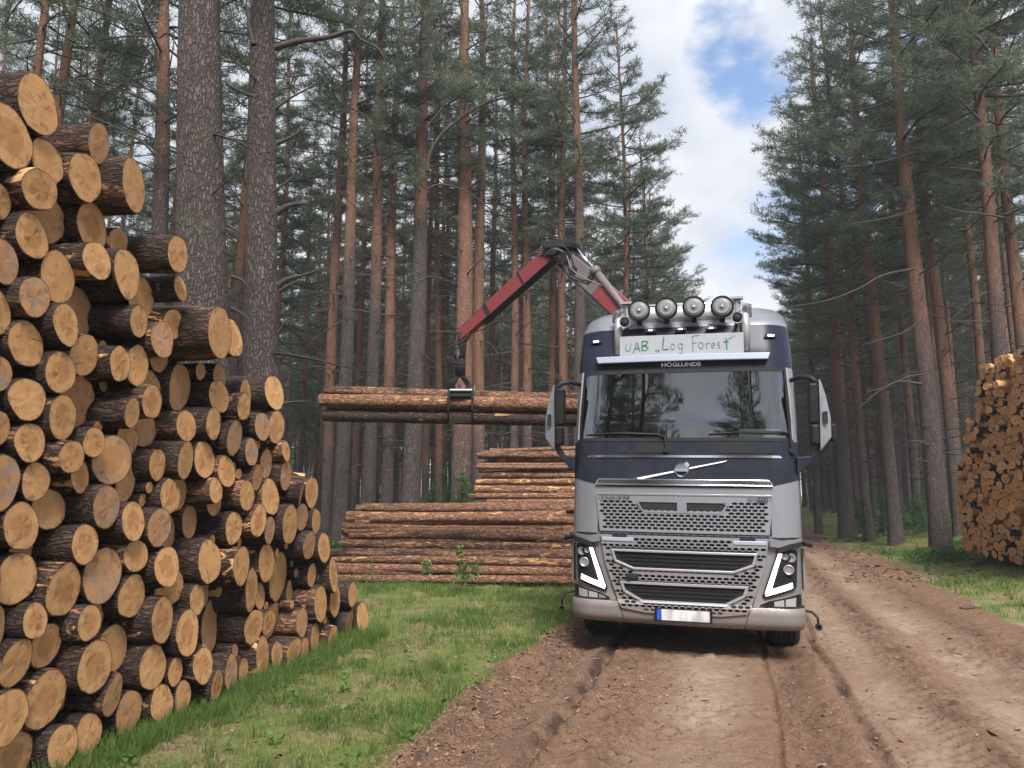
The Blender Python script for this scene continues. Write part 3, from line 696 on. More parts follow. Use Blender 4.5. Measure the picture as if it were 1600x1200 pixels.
def needles(P, D, rg, size, width, per):
    """star-like sprays of thin blades at points P, leaning along directions D"""
    n = len(P); P = np.repeat(P, per, 0); D = np.repeat(D, per, 0)
    J = rg.normal(0, 1, (n*per, 3)); J /= np.linalg.norm(J, axis=1)[:, None]
    d = D*0.55+J*0.95; d /= np.linalg.norm(d, axis=1)[:, None]
    s = np.cross(d, rg.normal(0, 1, (n*per, 3))); s /= np.linalg.norm(s, axis=1)[:, None]+1e-9
    L = size*rg.uniform(0.6, 1.25, (n*per, 1)); w = width*rg.uniform(0.7, 1.3, (n*per, 1))
    P = P + J*size*0.15
    V = np.stack([P - s*w*0.5, P + s*w*0.5, P + d*L], 1).reshape(-1, 3)
    F = np.arange(n*per*3).reshape(-1, 3)
    return V, F
def trunk_path(H, lean, rg, wob=0.12, n=16):
    z = np.linspace(0, H, n); ph = rg.uniform(0, 6, 2)
    x = lean[0]*z/H + wob*np.sin(z*0.35+ph[0])*z/H; y = lean[1]*z/H + wob*np.sin(z*0.31+ph[1])*z/H
    return np.stack([x, y, z], -1)
def at_path(P, z): return np.array([np.interp(z, P[:, 2], P[:, 0]), np.interp(z, P[:, 2], P[:, 1]), z])
def pine(seed, H=21, r0=0.17, cb=9.0, cr=2.2, lean=(0, 0), ndead=34, nlive=46, dead0=2.0, spray=0.17, wid=0.022, per=7, dens=1.0, side=None, trunk_n=12, deadlen=1.5, sub=False):
    """returns trunk, dead branches, crown (limbs + needles) meshes"""
    rg = np.random.default_rng(seed); P = trunk_path(H, lean, rg)
    nz = 40 if not sub else 160
    zz = np.linspace(-0.3, H, nz); pts = np.array([at_path(P, z) for z in zz]); pts[0, 2] = -0.3
    rad = r0*(1-0.78*(np.clip(zz, 0, H)/H)**1.15) + r0*0.35*np.exp(-np.clip(zz+0.1, 0, 9)/0.35)
    nb = NB(); V, F = tube_np(pts, rad, trunk_n)
    if sub:
        q = V.reshape(nz, trunk_n, 3); c = q.mean(1, keepdims=True); th = np.arange(trunk_n)/trunk_n*17
        T, Zg = np.meshgrid(th, zz)
        nzv = (fbm(T*1.0+seed, Zg*3.2, 4, seed)-0.5)*0.10 + (fbm(T*0.4, Zg*0.8, 2, seed+5)-0.5)*0.12
        V = (c+(q-c)*(1+nzv[:, :, None])).reshape(-1, 3)
    nb.add(V, F); trunk = nb.mesh('trunk', [TRUNK])
    # bare dead branches
    db = NB()
    for i in range(ndead):
        z = rg.uniform(dead0, cb+2.5); az = rg.uniform(0, 2*pi); L = deadlen*rg.uniform(0.25, 1.3)*(0.6+0.6*z/(cb+1))
        if rg.uniform() < 0.3: L = rg.uniform(0.08, 0.3)
        b = at_path(P, z); k = 5; t = np.linspace(0, 1, k)
        rise = rg.uniform(-0.35, 0.35); cur = rg.uniform(-0.35, 0.30)
        d = np.array([cos(az), sin(az), 0.0]); sd_ = np.array([-sin(az), cos(az), 0])*rg.uniform(-0.3, 0.3)
        pth = b + d*L*t[:, None] + sd_*L*(t**2)[:, None] + np.array([0, 0, 1.0])*L*(rise*t+cur*t**2)[:, None] + rg.normal(0, 0.018, (k, 3))*t[:, None]*L
        V, F = tube_np(pth, np.linspace(0.020, 0.005, k)*(0.6+0.5*min(L, 1.6)), 3); db.add(V, F)
        for q in range(int(3*L)):
            j = rg.uniform(0.35, 0.95); c = b + d*L*j + sd_*L*j*j + np.array([0, 0, 1])*L*(rise*j+cur*j*j); a2 = az+rg.choice([-1, 1])*rg.uniform(0.5, 1.1); l2 = rg.uniform(0.15, 0.5)*L*0.6
            e = c + np.array([cos(a2), sin(a2), rg.uniform(-0.4, 0.4)])*l2
            V, F = tube_np(np.array([c, (c+e)/2+rg.normal(0, 0.02, 3), e]), [0.008, 0.006, 0.003], 3); db.add(V, F)
    dead = db.mesh('bare_branches', [TWIG], False) if ndead else None
    # living limbs with sprays of needles
    lb = NB(); NP = []; ND = []
    for i in range(nlive):
        f = (i+rg.uniform(0, 1))/nlive; z = cb + (H-cb)*f**0.9
        prof = (0.35+0.65*min(1, f/0.25))*(1-0.78*f**1.5)
        L = cr*prof*rg.uniform(0.65, 1.2); az = i*2.4+rg.uniform(-0.6, 0.6)
        if side is not None: L *= 0.75+0.55*max(0, cos(az-side))
        b = at_path(P, z); k = 6; t = np.linspace(0, 1, k)
        rise = rg.uniform(-0.15, 0.25)+0.5*f; cur = rg.uniform(0.0, 0.30)-0.18*(f < 0.3)
        d = np.array([cos(az), sin(az), 0.0]); sv_ = np.array([-sin(az), cos(az), 0])
        bend = rg.uniform(-0.25, 0.25)
        path = lambda j: b + d*L*j + sv_*L*bend*j*j + np.array([0, 0, 1.0])*L*(rise*j+cur*j*j-0.12*j)
        pth = np.array([path(j) for j in t]); V, F = tube_np(pth, np.linspace(0.030, 0.007, k)*(0.5+0.35*L), 3); lb.add(V, F)
        nt = int(4+L*5.0*dens)
        for q in range(nt):
            j = 0.30+0.70*(q+rg.uniform(0, 1))/nt; c = path(j); a2 = az + rg.choice([-1, 1])*rg.uniform(0.4, 1.2)
            l2 = L*rg.uniform(0.18, 0.42)*(1.15-0.6*j); e = c + np.array([cos(a2)*l2, sin(a2)*l2, l2*rg.uniform(-0.15, 0.6)])
            V, F = tube_np(np.array([c, (c+e)/2+rg.normal(0, 0.03, 3), e]), [0.010, 0.007, 0.004], 3); lb.add(V, F)
            m = max(2, int(l2/0.105*dens)); tt = np.linspace(0.28, 1.0, m)
            NP.append(c+(e-c)*tt[:, None]+rg.normal(0, 0.03, (m, 3))); dd = (e-c)/(np.linalg.norm(e-c)+1e-9); ND.append(np.repeat((dd+np.array([0, 0, 0.35]))[None], m, 0))
            if l2 > 0.35:
                for s_ in (-1, 1):
                    j2 = rg.uniform(0.4, 0.9); c2 = c+(e-c)*j2; a3 = a2+s_*0.8; l3 = l2*0.45
                    e2 = c2+np.array([cos(a3)*l3, sin(a3)*l3, l3*0.3]); m2 = max(2, int(l3/0.1*dens)); t3 = np.linspace(0.3, 1, m2)
                    NP.append(c2+(e2-c2)*t3[:, None]); ND.append(np.repeat(((e2-c2)/(np.linalg.norm(e2-c2)+1e-9)+np.array([0, 0, 0.3]))[None], m2, 0))
    limbs = lb.mesh('limbs', [TWIG], False) if nlive else None
    crown = None
    if nlive:
        V, F = needles(np.concatenate(NP), np.concatenate(ND), rg, spray, wid, per)
        crown = new_mesh('crown', V, F, [NEEDLE])
    return trunk, dead, limbs, crown
LAST = [None]; DEEP = []
def plant_tree(meshes, x, y, rz, scale, label, group=None, orange=0.4, dark=0.0, name='pine_tree', sz=None):
    r = bpy.data.objects.new(name, None); COL.objects.link(r); r.empty_display_size = 0.3
    r.location = (x, y, gh(x, y)-0.03); r.rotation_euler = (0, 0, rz); r.scale = (scale, scale, scale if sz is None else sz)
    r['label'] = label; r['category'] = 'tree'
    if group: r['group'] = group
    LAST[0] = r
    for nm, me in zip(('trunk', 'bare_branches', 'limbs', 'crown'), meshes):
        if me is None: continue
        o = link(nm, me, r)
        if nm == 'trunk': o.color = (orange, dark, 0, 1)
        else: o['kind'] = 'stuff'
    return r
# --- families that share their meshes
TALL = [pine(40+k, H=22+k % 3, r0=0.145, cb=8.5+1.2*(k % 3), cr=2.3, ndead=70, nlive=60, lean=(random.uniform(-.5, .5), random.uniform(-.4, .4)), deadlen=1.7, dens=1.0, wid=0.022, spray=0.18) for k in range(6)]
EDGE = [pine(60+k, H=20+k, r0=0.18, cb=[4.2, 5.5, 3.6][k], cr=3.3, ndead=44, nlive=62, side=0.0, lean=(0.5, 0), deadlen=1.9, dead0=1.5, dens=0.88, wid=0.022, spray=0.18) for k in range(3)]
FARV = [pine(80+k, H=21, r0=0.125, cb=[6.5, 8, 4.5][k], cr=[2.4, 2.1, 2.9][k], ndead=40, nlive=52, spray=0.30, wid=0.046, per=5, dens=0.72, trunk_n=7, deadlen=1.8) for k in range(3)]
# --- trees read off the photograph: px x at the level of the eye line, depth, trunk width px, px lean (x at top minus x at eye line, after the natural convergence), variant, orange height, dark, label
def tree_at(px, d, wpx, lean, H, cb, cr, seed, orange, dark, label, **kw):
    w = sight(px, 770, d); r0 = wpx/2/FOC*d*(0.86 if d > 22 else 1.0)
    lx = lean/FOC*d
    ms = pine(seed, H=H, r0=r0*1.12, cb=cb, cr=cr, lean=(lx, 0), **kw)
    return plant_tree(ms, w[0], w[1], 0, 1, label, 'pines standing near the piles', orange if d < 12 else orange*0.62, dark)
NEAR = dict(spray=0.15, wid=0.016, per=8)
big = tree_at(328, 10.4, 84, -128, 20, 11, 2.8, 301, 0.95, 0.0, 'thickest grey pine trunk with plated bark, right behind the left pile', trunk_n=96, sub=True, ndead=10, nlive=26, dead0=3.5, deadlen=1.6, **NEAR)
big2 = tree_at(422, 11.6, 56, -112, 19, 9.5, 3.2, 302, 0.85, 0.05, 'knotty grey pine with stout bare limbs, just right of the thickest trunk', trunk_n=72, sub=True, ndead=14, nlive=34, dead0=2.0, deadlen=2.2, **NEAR)
LIST = [
 (247, 15.5, 31, -78, 20, 8, 2.6, .62, .05, 'grey-brown pine with long drooping bare branches, left of the thickest trunk', 22),
 (238, 21, 17, 10, 20, 8, 2.2, .55, .2, 'slim pine half hidden behind the grey-brown pine left of the thickest trunk', 14),
 (30, 17, 22, 24, 21, 10, 2.6, .1, 0, 'smooth orange pine rising above the top left corner of the log pile', 16),
 (78, 19, 19, 40, 21, 10, 2.4, .12, .0, 'slanting orange pine just right of the top left corner of the log pile', 14),
 (-8, 15, 18, 14, 21, 10, 2.4, .2, .1, 'pine trunk cut by the left edge of the photo', 12),
 (512, 24, 21, 2, 22, 10, 2.0, .16, 0, 'straight bright orange pine above the left end of the held logs', 16),
 (532, 22.4, 27, 10, 22, 11, 2.4, .62, .1, 'grey pine immediately right of the straight bright orange one', 22),
 (554, 29, 13, 4, 21, 9, 1.9, .12, 0, 'thin orange pine between two grey trunks above the held logs', 14),
 (575, 22.5, 26, 6, 21, 10, 2.6, .55, .35, 'dark grey pine whose top turns orange, above the left half of the held logs', 26),
 (604, 23, 22, 2, 21, 10, 2.1, .22, .1, 'red-brown pine right of the dark grey pine with the orange top', 20),
 (640, 22.6, 34, 22, 23, 10, 3.0, .72, .08, 'stout grey pine leaning right with a long bare limb, left of the grapple', 22),
 (664, 28, 14, 4, 21, 9, 2.0, .1, 0, 'thin red pine right behind the stout leaning grey pine', 14),
 (686, 26, 13, -12, 21, 9, 2.0, .08, 0, 'thin leaning orange pine just left of the grapple', 14),
 (720, 22.8, 36, 4, 22, 11, 2.3, .12, 0, 'thick reddish pine right behind the crane tip, paired with another', 34),
 (748, 24, 24, -2, 22, 11, 2.2, .12, .05, 'reddish pine touching the thick reddish one behind the crane tip', 26),
 (770, 30, 14, 0, 21, 9, 2.0, .25, .1, 'slim brown pine right of the reddish pair behind the crane tip', 14),
 (802, 25, 16, 4, 21, 9, 2.0, .3, .1, 'brown pine behind the middle of the red outer boom', 22),
 (822, 25, 18, 4, 21, 9.5, 2.2, .18, .05, 'reddish pine crossing behind the upper part of the outer boom', 22),
 (862, 27, 14, 2, 21, 9, 2.1, .15, 0, 'thin reddish pine right under the elbow of the crane', 20),
 (882, 24.5, 18, 4, 21, 9, 2.2, .2, .05, 'reddish pine beneath the black crane elbow', 24),
 (905, 23.5, 24, 8, 22, 9, 2.7, .75, .2, 'dark grey pine right of the crane elbow, its top reddish', 18),
 (985, 26, 13, -2, 19, 8, 2.4, .2, .05, 'reddish pine above the left end of the truck roof lamps', 26),
 (1018, 33, 12, -2, 18, 5.5, 2.6, .3, .1, 'bushy pine behind the middle of the truck roof', 18),
 (1276, 34, 13, 6, 20, 6, 2.7, .45, .3, 'slim dark pine nearest the road, just right of the truck mirror', 16),
 (1320, 30, 26, -6, 21, 7, 3.0, .3, .2, 'pair-like thick pine close to the road, second right of the truck mirror', 24),
 (1354, 27, 15, -20, 21, 7, 2.8, .22, .1, 'pine with red upper trunk, third right of the truck mirror', 24),
 (1395, 25, 22, -24, 21, 7.5, 3.1, .3, .15, 'leaning brown pine midway between truck mirror and right pile', 24),
 (1464, 20.5, 28, -18, 22, 8, 3.3, .34, .25, 'stout pine with mossy foot nearest to the right pile', 26),
 (1496, 24, 22, -18, 21, 9, 2.9, .2, .1, 'tall red-topped pine just behind the stout mossy-footed one', 20),
 (1432, 33, 15, -6, 20, 8, 2.6, .25, .1, 'slim pine behind and left of the stout mossy-footed one', 16),
 (1548, 27, 17, -2, 21, 9, 2.8, .15, .05, 'reddish pine above the stepped end of the right pile', 18),
 (1580, 19, 24, 6, 21, 8.5, 3.2, .35, .45, 'dark-barked pine rising behind the top of the right pile', 22),
 (1620, 22, 22, 0, 21, 8.5, 3.2, .3, .2, 'pine at the right edge of the photo behind the right pile', 18),
]
PX_TAKEN = []
for k, (px, d, wpx, lean, H, cb, cr_, og, dk, lab, nd) in enumerate(LIST):
    kw = dict(spray=0.18, wid=0.020, per=7, dens=1.0)
    if px > 1250 or 960 < px < 1100: kw['nlive'] = 70; kw['dens'] = 1.0
    nl = kw.pop('nlive', 46)
    tree_at(px, d, wpx, lean, H, cb, cr_, 320+k, og, dk, lab, ndead=int(nd*1.6)+14, nlive=nl, dead0=2.0, deadlen=1.5, **kw)
    w = sight(px, 770, d); PX_TAKEN.append((w[0], w[1]))
PX_TAKEN += [tuple(sight(322, 770, 10.4)[:2]), tuple(sight(418, 770, 11.6)[:2])]
# --- the forest: single trees on both sides of the road
rgf = random.Random(23); placed = list(PX_TAKEN); count = 0
def free(x, y, dmin):
    return all((x-a)**2+(y-b)**2 > dmin*dmin for a, b in placed)
def in_piles(x, y):
    u, v = uv(x, y)
    w = np.array([x, y]); s = float((w-FP) @ FD); n = float((w-FP) @ FN)
    if -4 < s < 5.4 and -3.2 < n < 1.2: return True
    q = w-A0; a = float(q @ AX); b = float(q @ AW)
    if -0.6 < a < 8.5 and -1.2 < b < 8.0: return True
    q = w-R0; a = float(q @ RD); b = float(q @ RN)
    if -1.0 < a < 10 and -3.6 < b < 1.0: return True
    return False
# edge trees that make the green walls of the corridor
EC = {}
for k in range(40):
    v = 16+k*2.6+rgf.uniform(-1, 1)
    for sgn in (-1, 1):
        u = (-3.2-rgf.uniform(0, 1.6)) if sgn < 0 else (6.3+rgf.uniform(0, 1.8))
        x = TRK_O[0]+u*cos(ROAD_A)+v*sin(ROAD_A); y = TRK_O[1]-u*sin(ROAD_A)+v*cos(ROAD_A)
        if in_piles(x, y) or not free(x, y, 1.9): continue
        if sgn < 0 and v < 20: continue
        ms = EDGE[rgf.randrange(3)] if v < 62 else FARV[rgf.choice([0, 2, 2])]
        rz = (0 if sgn < 0 else pi) + rgf.uniform(-0.6, 0.6)-ROAD_A
        sc = rgf.uniform(0.80, 1.0)*(0.92 if sgn < 0 and v < 60 else 1)
        lab = 'bushy pine lining the %s side of the road as it runs into the distance' % ('left' if sgn < 0 else 'right')
        plant_tree(ms, x, y, rz, sc, lab, 'bushy pines along the %s road edge' % ('left' if sgn < 0 else 'right'), rgf.uniform(0.1, 0.4), rgf.uniform(0, 0.3)); placed.append((x, y)); count += 1
        EC[sgn] = EC.get(sgn, 0)+1; LAST[0]['label'] = 'bushy pine on the %s road edge, %s nearest to the truck' % ('left' if sgn < 0 else 'right', ORD[EC[sgn]] if EC[sgn] > 1 else 'the very')
while count < 298:
    d = 19+rgf.random()**0.85*62; px = rgf.uniform(-60, 1660); x = (px-800)/FOC*d; y = d
    u, v = uv(x, y)
    if -5.5 < u < 8.5 or in_piles(x, y) or not free(x, y, 1.9 if d > 30 else 2.4): continue
    if d < 24 and u < 0 and 430 < px < 930: continue
    ms = TALL[rgf.randrange(6)] if d < 42 else FARV[rgf.randrange(3)]
    side_ = 'left' if u < 0 else 'right'
    lab = ''
    sc = rgf.uniform(0.72, 1.08)
    plant_tree(ms, x, y, rgf.uniform(0, 6.28), sc, lab, 'slender pines deep in the forest %s of the road' % side_, rgf.uniform(0.05, 0.32), rgf.uniform(0, 0.35), sz=rgf.uniform(0.88, 1.05)); placed.append((x, y)); count += 1; DEEP.append((px, d, bpy.context.scene.collection.objects[-1] if False else LAST[0]))
# --- stout bare limbs one can pick out, each a part of its tree
def limb(tree, d, pts, r0, r1=0.008):
    P = []
    q = [sight(p[0], p[1], d+(p[2] if len(p) > 2 else 0)) for p in pts]
    for i in range(len(q)-1):
        p0, p1, p2, p3 = q[max(i-1, 0)], q[i], q[i+1], q[min(i+2, len(q)-1)]
        for k in range(4):
            t = k/4; P.append(0.5*((2*p1)+(p2-p0)*t+(2*p0-5*p1+4*p2-p3)*t*t+(3*p1-p0-3*p2+p3)*t*t*t))
    P.append(q[-1]); P = np.array(P)-np.array(tree.location)
    V, F = tube_np(P, np.linspace(r0, r1, len(P))*(1+0.12*np.sin(np.arange(len(P))*2.3)), 8); b = NB(); b.add(V, F); link('branch', b.mesh('branch', [TWIG]), tree)
for pts, r in (([(425, 75), (465, 64), (510, 58), (545, 48), (560, 62), (590, 80), (606, 122)], .05), ([(428, 333), (446, 322), (466, 318), (482, 320)], .055), ([(430, 446), (446, 436), (470, 430), (500, 420)], .055), ([(432, 455), (455, 442), (466, 438)], .03), ([(436, 632), (452, 628), (478, 627)], .03),
               ([(428, 225), (452, 214), (472, 200)], .035), ([(426, 170), (455, 150), (500, 128)], .022), ([(392, 70), (385, 40), (380, -5)], .05), ([(422, 300), (450, 280), (470, 255), (512, 240)], .02), ([(400, 150), (380, 148), (352, 136)], .022), ([(430, 520), (445, 500), (470, 488)], .018)):
    limb(big2, 11.55, [(p[0]+4, p[1]) for p in pts], r)
for pts, r in (([(362, 432), (378, 438), (390, 452)], .03), ([(362, 482), (378, 490), (388, 500)], .03), ([(354, 130), (370, 140), (415, 158)], .025), ([(276, 60), (262, 52), (248, 60)], .025), ([(356, 352), (372, 362), (384, 370)], .02)): limb(big, 10.4, pts, r)
LT = {o['label']: o for o in scn.collection.objects if o.get('category') == 'tree'}
def lt(s): return next(o for k, o in LT.items() if k.startswith(s))
tg = lt('grey-brown pine with long'); TWD = 15.4
for pts, r in (([(242, 242), (222, 222), (180, 198), (150, 185), (122, 170)], .028), ([(240, 165), (215, 150), (180, 140), (120, 122)], .022), ([(238, 142), (205, 132), (160, 124), (112, 124)], .018), ([(247, 110), (240, 70), (225, 45), (205, 38)], .026), ([(244, 95), (215, 60), (180, 30), (140, 5)], .022), ([(238, 215), (215, 208), (185, 200), (150, 196)], .016), ([(262, 120), (268, 90), (272, 60)], .02), ([(236, 350), (222, 342), (208, 344)], .014), ([(238, 300), (216, 292), (190, 296)], .014)): limb(tg, TWD, pts, r)
ts = lt('stout grey pine leaning right')
for pts, r in (([(668, 268), (672, 240), (692, 208), (730, 178), (775, 152), (800, 143)], .075), ([(667, 296), (690, 288), (730, 300), (770, 330)], .03), ([(655, 440), (672, 432), (690, 436)], .03), ([(665, 200), (690, 170), (700, 150)], .03)): limb(ts, 22.4, pts, r, 0.018)
tm = lt('stout pine with mossy foot')
for pts, r in (([(1440, 600), (1405, 596), (1380, 606), (1355, 612)], .04), ([(1442, 585), (1415, 590), (1372, 612), (1340, 640)], .03), ([(1430, 420), (1380, 430), (1340, 452), (1290, 470), (1230, 480)], .04), ([(1428, 330), (1380, 342), (1330, 350)], .035), ([(1425, 240), (1370, 255), (1310, 262)], .035), ([(1446, 690), (1430, 688), (1418, 690)], .02), ([(1450, 722), (1436, 718), (1428, 720)], .02), ([(1438, 500), (1410, 520), (1350, 538)], .03)): limb(tm, 20.4, pts, r, 0.010)
te = lt('dark-barked pine rising')
for pts, r in (([(1568, 340), (1540, 335), (1500, 330), (1475, 322)], .03), ([(1568, 120), (1530, 60), (1490, 30), (1480, -10)], .04), ([(1575, 130), (1590, 100), (1612, 80)], .04), ([(1570, 300), (1585, 320), (1610, 330)], .03)): limb(te, 18.9, pts, r, 0.01)
REG = [(-99, 130, 'above the top of the left pile'), (130, 275, 'between the left pile and the thickest trunk'), (275, 460, 'behind the two plated grey trunks'), (460, 600, 'above the left part of the held logs'), (600, 700, 'just left of the grapple'),
       (700, 800, 'behind the grapple and crane tip'), (800, 900, 'behind the crane elbow'), (900, 1060, 'above the left half of the truck roof'), (1060, 1260, 'at the road gap above the truck'), (1260, 1360, 'just right of the truck mirror'), (1360, 1460, 'between the truck mirror and the right pile'), (1460, 1720, 'behind the right pile')]
for lo, hi, where in REG:
    m = sorted([t for t in DEEP if lo <= t[0] < hi], key=lambda t: t[0])
    for k, (px, d, o) in enumerate(m):
        o['label'] = '%s pine %s, %s from left' % ('slender' if d < 36 else ('distant' if d < 58 else 'faraway'), where, 'first' if k == 0 else (ORD[k] if k < 34 else '%dth' % (k+1)))
# --- trees behind and beside the camera: they stand in the windscreen's reflection and shade the road
for k in range(90):
    v = -13-rgf.uniform(0, 40); sgn = rgf.choice([-1, 1]); u = sgn*(rgf.uniform(3.6, 7.5) if k < 50 else rgf.uniform(5, 17))+0.9
    x = TRK_O[0]+u*cos(ROAD_A)+v*sin(ROAD_A); y = TRK_O[1]-u*sin(ROAD_A)+v*cos(ROAD_A)
    if not free(x, y, 2.3) or y > -2: continue
    az_ = math.degrees(atan2(x, y)) % 360
    if az_ < 172 or (k >= 50 and az_ < 185): continue
    plant_tree(EDGE[rgf.randrange(3)] if k < 50 else (EDGE+TALL+EDGE)[rgf.randrange(12)], x, y, rgf.uniform(0, 6.28), rgf.uniform(0.85, 1.1), 'pine standing by the road behind the photographer', 'pines behind the photographer', rgf.uniform(0.1, 0.5), rgf.uniform(0, 0.3)); placed.append((x, y))
# --- the far wood, one mass
nb = NB(); NPs = []; NDs = []; rg = np.random.default_rng(5)
for k in range(1900):
    d = rg.uniform(62, 145); px = rg.uniform(-150, 1750); x = (px-800)/FOC*d; y = d; u, v = uv(x, y)
    if -5 < u < 8: continue
    r = rg.uniform(0.07, 0.15); H = rg.uniform(16, 21)
    V, F = tube_np(np.array([[x, y, 0], [x+rg.normal(0, .2), y, H*0.5], [x+rg.normal(0, .4), y, H]]), [r, r*0.8, r*0.3], 4); nb.add(V, F)
    m = 52; z = H*(1-0.72*rg.uniform(0, 1, m)**1.4); rad_ = 1.9*(1-(z/H)**3)*rg.uniform(0.1, 1, m); a = rg.uniform(0, 6.28, m)
    NPs.append(np.stack([x+rad_*np.cos(a), y+rad_*np.sin(a), z], -1)); NDs.append(np.stack([np.cos(a), np.sin(a), a*0+0.2], -1))
o = link('far_trunks', nb.mesh('far_trunks', [TRUNK]), kind='stuff', label='far-off trunks that close the view through the forest'); o.color = (0.35, 0.2, 0, 1)
V, F = needles(np.concatenate(NPs), np.concatenate(NDs), rg, 0.66, 0.17, 3)
link('far_foliage', new_mesh('far_foliage', V, F, [NEEDLE]), kind='stuff', label='far-off pine foliage that closes the view through the forest')
# ------------------------------------------------------------------ ground cover
def blades(n, xy, hgt, wid, rg, lean=0.5):
    z = height(xy[:, 0], xy[:, 1]); n = len(xy)
    a = rg.uniform(0, 2*pi, n); b = rg.uniform(0, 2*pi, n); h = hgt*rg.uniform(0.35, 1.2, n); ln = rg.uniform(0, lean, n)*h
    P = np.stack([xy[:, 0], xy[:, 1], z-0.01], -1); s = np.stack([np.cos(a), np.sin(a), a*0], -1)*(wid*0.5)
    d = np.stack([np.cos(b)*ln, np.sin(b)*ln, h], -1)
    m = P + d*np.array([0.35, 0.35, 0.6]); t = P + d
    V = np.stack([P-s, P+s, m+s*0.6, m-s*0.6, t], 1).reshape(-1, 3)
    o = np.arange(n)[:, None]*5
    F = np.concatenate([o+np.array([[0, 1, 2]]), o+np.array([[0, 2, 3]]), o+np.array([[3, 2, 4]])])
    return V, F
def scatter(x0, x1, y0, y1, n, keep, rg):
    x = rg.uniform(x0, x1, n); y = y0+(y1-y0)*rg.uniform(0, 1, n)**1.5
    m = keep(x, y); return np.stack([x[m], y[m]], -1)
rg = np.random.default_rng(3)
def free_of_piles(x, y):
    n1 = (x-FP[0])*FN[0]+(y-FP[1])*FN[1]; s1 = (x-FP[0])*FD[0]+(y-FP[1])*FD[1]
    a = (x-A0[0])*AX[0]+(y-A0[1])*AX[1]; b = (x-A0[0])*AW[0]+(y-A0[1])*AW[1]
    return ~((n1 < -0.05) & (s1 < 4.6)) & ~((a > 0) & (a < 8) & (b > 0.02) & (b < 7))
def kg(lo, dens):
    def f(x, y):
        u, v, w, g, l, r = masks(x, y)
        cl = fbm(x*1.6, y*1.6, 4, 71)*0.6+0.4*fbm(x*0.6, y*0.6, 3, 75)
        return (g > lo) & free_of_piles(x, y) & (rg.uniform(0, 1, len(x)) < dens*(0.10+0.90*sstep(0.42, 0.58, cl))) & (np.abs(x/y) < 0.8)
    return f
def leaf_cloud_(rg, n, rad, hgt, size, shape=0.6):
    a = rg.uniform(0, 2*pi, n); z = hgt*rg.uniform(0.02, 1, n)**0.8; rr = rad*np.sqrt(rg.uniform(0, 1, n))*(1-(z/hgt)**2*0.7)
    P = np.stack([rr*np.cos(a), rr*np.sin(a), z], -1); d = rg.normal(0, 1, (n, 3)); d[:, 2] = np.abs(d[:, 2])*0.4; d /= np.linalg.norm(d, axis=1)[:, None]
    s = np.cross(d, rg.normal(0, 1, (n, 3))); s /= np.linalg.norm(s, axis=1)[:, None]; L = size*rg.uniform(0.6, 1.3, (n, 1)); w = L*shape*0.5
    V = np.stack([P, P+d*L*0.5+s*w, P+d*L, P+d*L*0.5-s*w], 1).reshape(-1, 3); return V, np.arange(n*4).reshape(-1, 4)
nbg = NB()
for (x0, x1, y0, y1, n, h, w) in ((-4, 1.2, 4.2, 9.5, 190000, 0.075, 0.0055), (-5, 2, 9, 17, 110000, 0.10, 0.009), (-9, 2, 15, 34, 60000, 0.11, 0.014), (5.5, 18, 11, 42, 120000, 0.10, 0.013)):
    xy = scatter(x0, x1, y0, y1, n, kg(0.42, 0.9), rg); V, F = blades(len(xy), xy, h, w, rg, 0.8); nbg.add(V, F)
# taller tufts
for (x0, x1, y0, y1, n, h, w, per) in ((-3.6, 1.0, 4.2, 15, 1500, 0.16, 0.006, 24), (6, 13, 12, 30, 700, 0.20, 0.012, 16)):
    xy = scatter(x0, x1, y0, y1, n, kg(0.6, 0.8), rg); xy = np.repeat(xy, per, 0)+rg.normal(0, 0.035, (len(xy)*per, 2)); V, F = blades(len(xy), xy, h, w, rg, 0.9); nbg.add(V, F)
n_ = 420; ss = rg.uniform(-0.6, 4.6, n_); nn_ = rg.uniform(-0.02, 0.35, n_); xy = np.stack([FP[0]+FD[0]*ss+FN[0]*nn_, FP[1]+FD[1]*ss+FN[1]*nn_], -1)
xy = np.repeat(xy, 22, 0)+rg.normal(0, 0.03, (n_*22, 2)); V, F = blades(len(xy), xy, 0.17, 0.006, rg, 0.9); nbg.add(V, F)     # taller grass at the foot of the pile
link('grass', nbg.mesh('grass', [GRASS], False), kind='stuff', label='short green grass on the verges of the dirt road')
ns = NB()
for (x0, x1, y0, y1, n, h, w) in ((-4, 1.2, 4.2, 10, 60000, 0.07, 0.0045), (-5, 2, 9, 17, 16000, 0.09, 0.006), (6, 16, 11, 36, 14000, 0.1, 0.011)):
    xy = scatter(x0, x1, y0, y1, n, kg(0.25, 0.9), rg); V, F = blades(len(xy), xy, h, w, rg, 1.6); ns.add(V, F)
link('dry_grass', ns.mesh('dry_grass', [STRAW], False), kind='stuff', label='dry straw-coloured grass stems among the green')
wd = NB(); xy = scatter(-3.4, 1.0, 4.4, 14, 900, kg(0.5, 0.8), rg)
for (x, y) in xy[:170]:
    V, F = leaf_cloud_(rg, int(rg.integers(5, 14)), rg.uniform(0.03, 0.08), rg.uniform(0.03, 0.09), rg.uniform(0.03, 0.06)); wd.add(V+np.array([x, y, gh(x, y)]), F)
link('weeds', wd.mesh('weeds', [LEAF], False), kind='stuff', label='small broad-leaved weeds scattered through the verge grass')
